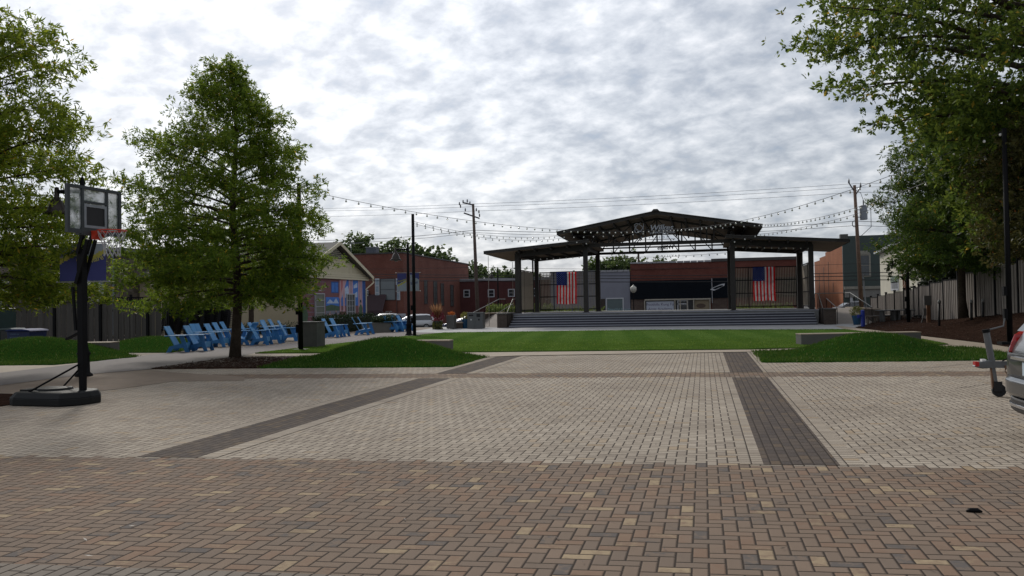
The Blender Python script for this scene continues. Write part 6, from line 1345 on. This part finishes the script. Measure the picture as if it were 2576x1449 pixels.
# trailer tongue beyond the car
galv = M('galvanised', (.12, .125, .13), .55, .3, .2, 12); rust = M('rusty_steel', (.13, .07, .04), .8, .1, .4, 10)
TR = thing('boat_trailer', 'galvanised trailer tongue with crank jack and chain beyond the silver car', 'trailer', (0, 0, 0)); cp = G(2524, 998); TR.location = (cp.x, cp.y, 0)
P_ = lambda n, m_, mt, par=TR, **k: part(n, m_, mt, par, world=False, **k)
mb = MB(); mb.beam((-.22, 0, .50), (4.0, 0, .52), .09, .10); P_('tongue', mb, galv)
mb = MB(); mb.prism([(-.42, .47), (-.36, .54), (-.22, .565), (-.16, .56), (-.16, .45), (-.3, .44)], -.06, .06); cpl = P_('coupler', mb, galv, bevel=.01); mb = MB(); mb.bx(-.40, -.345, -.062, .062, .475, .545); P_('red_latch', mb, M('latch_red', (.40, .015, .015), .4), cpl)
mb = MB(); mb.bx(-.30, -.24, -.05, .05, .55, .585); P_('coupler_lever', mb, white, cpl)
mb = MB(); mb.tube([(-.09, 0, .1), (-.15, 0, .55)], .035, 10); mb.tube([(-.15, 0, .55), (-.215, 0, 1.0)], .048, 12); jk = P_('jack', mb, galv)
mb = MB(); mb.tube([(-.215, 0, 1.0), (-.222, 0, 1.05)], .056, 12); P_('jack_cap', mb, black, jk)
mb = MB(); mb.tube([(-.19, 0, 1.04), (.03, 0, 1.10), (.05, 0, 1.22)], .013, 7); P_('crank_handle', mb, galv, jk)
mb = MB(); mb.tube([(-.06, -.03, .1), (-.06, .03, .1)], .10, 16); mb.bx(-.14, -.02, -.045, -.035, .08, .24); P_('jack_wheel', mb, rub, jk, bevel=.01)
mb = MB(); mb.beam((-.13, 0, .12), (-.15, 0, .46), .05, .05); P_('jack_leg', mb, rust, jk)
for k in range(9):
    mb = MB(); c_ = (.02 + .012 * k, -.07, .46 - .05 * k); rr_ = .02; mb.tube([(c_[0] + (rr_ * math.cos(a) if k % 2 else 0), c_[1] + (0 if k % 2 else rr_ * math.cos(a)), c_[2] + .032 * math.sin(a)) for a in np.linspace(0, 6.28, 11)], .007, 5, cap=False); P_('chain_link', mb, rust)
mb = MB(); mb.tube([(.15, -.06, .46), (.17, -.06, .36), (.14, -.06, .28), (.17, -.06, .23), (.21, -.06, .26)], .011, 6); P_('hook', mb, rust)
mb = MB(); mb.tube([(-.02, -.06, .56), (.05, -.07, .60), (.12, -.05, .55), (.2, -.04, .60)], .012, 6); P_('wiring_loom', mb, black)
for s_ in (-1, 1): mb = MB(); mb.beam((1.6, s_ * .06, .5), (2.8, s_ * .75, .5), .07, .08); mb.beam((2.8, s_ * .75, .5), (5.6, s_ * .75, .5), .07, .08); P_('frame_rail', mb, galv); wheel(TR, 4.4, s_ * .95, .28, .18, s_)
mb = MB(); mb.beam((4.4, -.95, .28), (4.4, .95, .28), .06, .06); mb.beam((2.8, -.75, .5), (2.8, .75, .5), .07, .08); mb.beam((5.6, -.75, .5), (5.6, .75, .5), .07, .08); P_('cross_member', mb, galv)
# cars in the street behind
def simplecar(label, loc, rz, paint, L_=4.9, H=1.75, van=True, lower=None):
    T = thing('parked_car', label, 'car', loc, rz, 'cars parked in the street'); k = L_ / 4.9
    if van: prof = ((0, .70, .95, .9), (.03, .86, 1.15, 1.0), (.35, .92, H - .12, 1.02), (.7, .92, H, 1.02), (2.2, .93, H, 1.0), (2.9, .92, H - .12, .98), (3.7, .91, 1.12, .95), (4.5, .85, .95, .85), (4.9, .65, .75, .7))
    else: prof = ((0, .68, .85, .8), (.05, .84, .98, .86), (.7, .88, 1.02, .9), (1.3, .88, H - .08, .92), (1.8, .88, H, .92), (2.5, .88, H - .03, .9), (3.3, .88, 1.0, .88), (4.3, .84, .85, .78), (4.9, .62, .68, .62))
    secs = [(x * k, [(w_ * .85, .28), (w_, .4), (w_, .65), (w_ * .98, bl), ((w_ * .9 if zt > bl + .2 else w_ * .93), (bl + zt) / 2), (w_ * .78, zt - .03), (w_ * .5, zt)]) for x, w_, zt, bl in prof]
    subd(carbody(T, secs, paint), 1)
    for s_ in (-1, 1):
        pr = [(.3, 1.08), (3.3, 1.06), (2.7, H - .2), (.9, H - .14), (.45, H - .2)] if van else [(1.05, .98), (3.1, .97), (2.5, H - .16), (1.6, H - .12)]
        n = len(pr); mb = MB(); f = lambda z: s_ * (.935 - max(0, z - 1.0) * .22) if van else s_ * (.90 - max(0, z - .92) * .25)
        mb.v = [(x * k, f(z), z) for x, z in pr] + [(x * k, f(z) - s_ * .05, z) for x, z in pr]; mb.f = [tuple(range(n)), tuple(range(n, 2 * n))[::-1]] + [(i, n + i, n + (i + 1) % n, (i + 1) % n) for i in range(n)]; mb.mi = [0] * len(mb.f); part('side_window', mb, glass, T, world=False)
        for x in (.95 * k, 3.85 * k): wheel(T, x, s_ * .83, .34, .22, s_)
        mb = MB(); mb.bx(-.01, .1, min(s_ * .72, s_ * .84), max(s_ * .72, s_ * .84), .85, 1.25 if van else .95); part('tail_lamp', mb, lampred, T, world=False)
        if lower: mb = MB(); mb.bx(.1, L_ - .15, min(s_ * .9, s_ * .945), max(s_ * .9, s_ * .945), .28, .5); part('lower_trim', mb, lower, T, world=False)
    mb = MB(); pr = [(-.6, 1.1), (.6, 1.1), (.52, H - .2), (-.52, H - .2)]; 
    if van: mb.v = [(.06 + (z - 1.1) * .45, y, z) for y, z in pr] + [(.14 + (z - 1.1) * .45, y, z) for y, z in pr]; mb.f = [(3, 2, 1, 0), (4, 5, 6, 7)] + [(i, (i + 1) % 4, 4 + (i + 1) % 4, 4 + i) for i in range(4)]; mb.mi = [0] * 6; part('rear_window', mb, glass, T, world=False)
    else: mb.add([(3.15 * k, -.6, 1.0), (3.15 * k, .6, 1.0), (2.45 * k, .55, H - .04), (2.45 * k, -.55, H - .04)], [(0, 1, 2, 3)]); mb.add([(.72 * k, -.6, 1.05), (.72 * k, .6, 1.05), (1.3 * k, .55, H - .05), (1.3 * k, -.55, H - .05)], [(3, 2, 1, 0)]); part('windscreen', mb, glass, T, world=False)
    return T
pw = metal('white_car_paint', (.55, .56, .58)); pn = metal('navy_paint', (.03, .04, .10))
p = PD(1094, 826, 90); p.z = street_z(p.x, p.y); simplecar('white minivan with dark windows parked beyond the lawn', p, R_(13.2 + 180 + 8), pw, 5.0, 1.75, True, dk)
p = PD(1128, 826, 82); p.z = street_z(p.x, p.y) + .0; simplecar('dark blue saloon car mostly hidden by the flower planters', (p.x + 4.2, p.y, p.z), R_(13.2 + 180), pn, 4.7, 1.42, False)
p = PD(1185, 820, 96); p.z = street_z(p.x, p.y); simplecar('pale car glimpsed between the square planter and the blue pot', (p.x + 2, p.y, p.z), R_(13.2 + 180), pw, 4.6, 1.5, False)
p = PD(968, 826, 70); p.z = street_z(p.x, p.y) + .3; simplecar('silver car with bright rear glass behind the planter box hedge', (p.x, p.y, p.z), R_(100), silver, 4.6, 1.6, True)
p = PD(2096, 775, 80); p.z = -.4; simplecar('black car glimpsed behind the right ramp rail', p, R_(13), M('black_paint', (.01, .01, .012), .25), 4.6, 1.45, False)

# ------------------------------------------------------------------ right side furniture
def picnic(label, p, s=1.0):
    T = thing('picnic_table', label, 'table', p, R_(8)); st = M('table_slate', (.085, .085, .085), .6, 0, .15); stw = M('table_bench', (.13, .10, .08), .7, 0, .2)
    mb = MB(); mb.bx(-.95, .95, -.4, .4, .72, .77); part('table_top', mb, st, T, world=False, bevel=.01)
    for x in (-.7, -.12, .12, .7): mb = MB(); mb.bx(x - .045, x + .045, -.3, .3, 0, .719); part('leg', mb, st, T, world=False)
    for i, (xa, xb, yy) in enumerate(((-1.75, -1.1, -.35), (1.0, 1.75, .1), (-.8, .8, .95))):
        mb = MB(); mb.bx(xa, xb, yy - .2, yy + .2, .42, .46); s_ = part('bench_seat', mb, stw if i == 0 else st, T, world=False)
        for x in (xa + .15, xb - .15): mb = MB(); mb.bx(x - .03, x + .03, yy - .12, yy + .12, 0, .419); part('bench_leg', mb, stw, T, world=False)
p = PD(2253, 812, 45); p.z = .06; picnic('grey picnic table with attached stools beside the board fence', p)
T = thing('seat_wall', 'low tan brick seat wall behind the picnic table', 'wall', (14, 49, 0)); a, b = G(2182, 812), G(2300, 818)
tb = brick_wall_mat('tan_brick', (.18, .12, .08), (.22, .15, .10), (.2, .17, .14)); a.y += 3.5; b.y += 3.0
d = (b - a).normalized(); nrm = Vector((-d.y, d.x, 0)) * .35
mb = MB(); v = [a, b, b + nrm, a + nrm]; mb.add([(q.x, q.y, -.1) for q in v] + [(q.x, q.y, .42) for q in v], [(0, 3, 2, 1), (4, 5, 6, 7), (0, 1, 5, 4), (1, 2, 6, 5), (2, 3, 7, 6), (3, 0, 4, 7)]); part('wall', mb, tb, T)
mb = MB(); n2_ = nrm.normalized() * .05; v = [a - n2_, b - n2_, b + nrm + n2_, a + nrm + n2_]; mb.add([(q.x, q.y, .423) for q in v] + [(q.x, q.y, .48) for q in v], [(0, 3, 2, 1), (4, 5, 6, 7), (0, 1, 5, 4), (1, 2, 6, 5), (2, 3, 7, 6), (3, 0, 4, 7)]); part('cap', mb, conc_light, T)
p = G(2171.5, 824.5); T = thing('blue_bollard', 'bright blue post with a side arm beside the right planter', 'bollard', p); bb = M('bollard_blue', (.012, .035, .30), .4, 0, .1)
mb = MB(); mb.lathe([(.10, 0), (.10, .86), (.085, .90), (.0, .92)], p, 14); part('post', mb, bb, T, smooth=False); mb = MB(); mb.beam(p + Vector((0, -.02, .62)), p - Vector(_r) * .24 + Vector((0, -.02, .62)), .12, .10); mb.beam(p - Vector(_r) * .24 + up * .66, p - Vector(_r) * .24 + up * .5, .12, .1); part('side_arm', mb, bb, T)
for i, (x0, y0, y1, lab, sl) in enumerate(((975, 965, 1250, 'dark pipe post with pale cap in the mulch, leftmost of three', .9), (1428, 965, 1190, 'dark pipe post right of the bank oak trunk', .9), (1590, 952, 1185, 'dark pipe post farthest right on the mulch bank', .9))):
    px = (3200 + x0 / 3.813) / 1.4627; pb = (860 + y1 / 3.813) / 1.4627; pt = (860 + y0 / 3.813) / 1.4627; D = (36.5, 35, 34.3)[i]
    b_, t_ = PD(px, pb, D), PD(px, pt, D); T = thing('pipe_post', lab, 'post', b_, 0, 'pipe posts on the mulch bank'); mb = MB(); mb.tube([b_ - up * .2, t_], .055, 10); part('post', mb, M('pipe_dark', (.02, .018, .018), .6), T, smooth=True); mb = MB(); mb.lathe([(.068, -.03), (.07, .05), (.045, .11), (0, .13)], t_, 10); part('cap', mb, M('pipe_cap', (.2, .2, .19), .5), T, smooth=True)
b_, t_ = PD(2336, 812, 40.5), PD(2336, 741, 40.5); T = thing('meter_post', 'rusty wooden post carrying grey electric boxes before the fence', 'post', b_); mb = MB(); mb.bx(b_.x - .08, b_.x + .08, b_.y - .08, b_.y + .08, b_.z - .3, t_.z - .1); part('post', mb, M('post_rust', (.16, .075, .035), .8, 0, .3), T)
mb = MB(); z_ = PD(2336, 750, 40.5).z; mb.bx(b_.x - .22, b_.x + .10, b_.y - .2, b_.y - .082, z_ - .35, z_ + .12); part('meter_box', mb, M('meter_grey', (.085, .08, .075), .6), T)
mb = MB(); mb.bx(b_.x - .26, b_.x - .12, b_.y - .18, b_.y - .082, z_ - .85, z_ - .5); mb.tube([(b_.x - .2, b_.y - .13, z_ - .85), (b_.x - .22, b_.y - .13, b_.z + .5), (b_.x - .35, b_.y - .13, b_.z)], .03, 6); part('socket_box', mb, M('meter_grey', (.085, .08, .075), .6), T)
p = PD(2500, 850, 14.6)
# poles of the pavilion rain chains
for px in (1248 + 49, 1318): pass
for i, (px, pyt, pyb) in enumerate(((1219 + 9, 644, 800), (1289, 659, 800))):
    a = PY(px, pyt, (50.9, 57.5)[i]); T = cable(('front', 'rear')[i] + ' thin pale guy rope hanging from the left wing roof', a, (a.x, a.y, 0.1), 0, .018, 3, 'guy_rope', 'rope')
    T.data.materials.clear(); T.data.materials.append(M('rope_pale', (.25, .22, .19), .7)); del T['group']; T['group'] = 'guy ropes at the left wing roof'
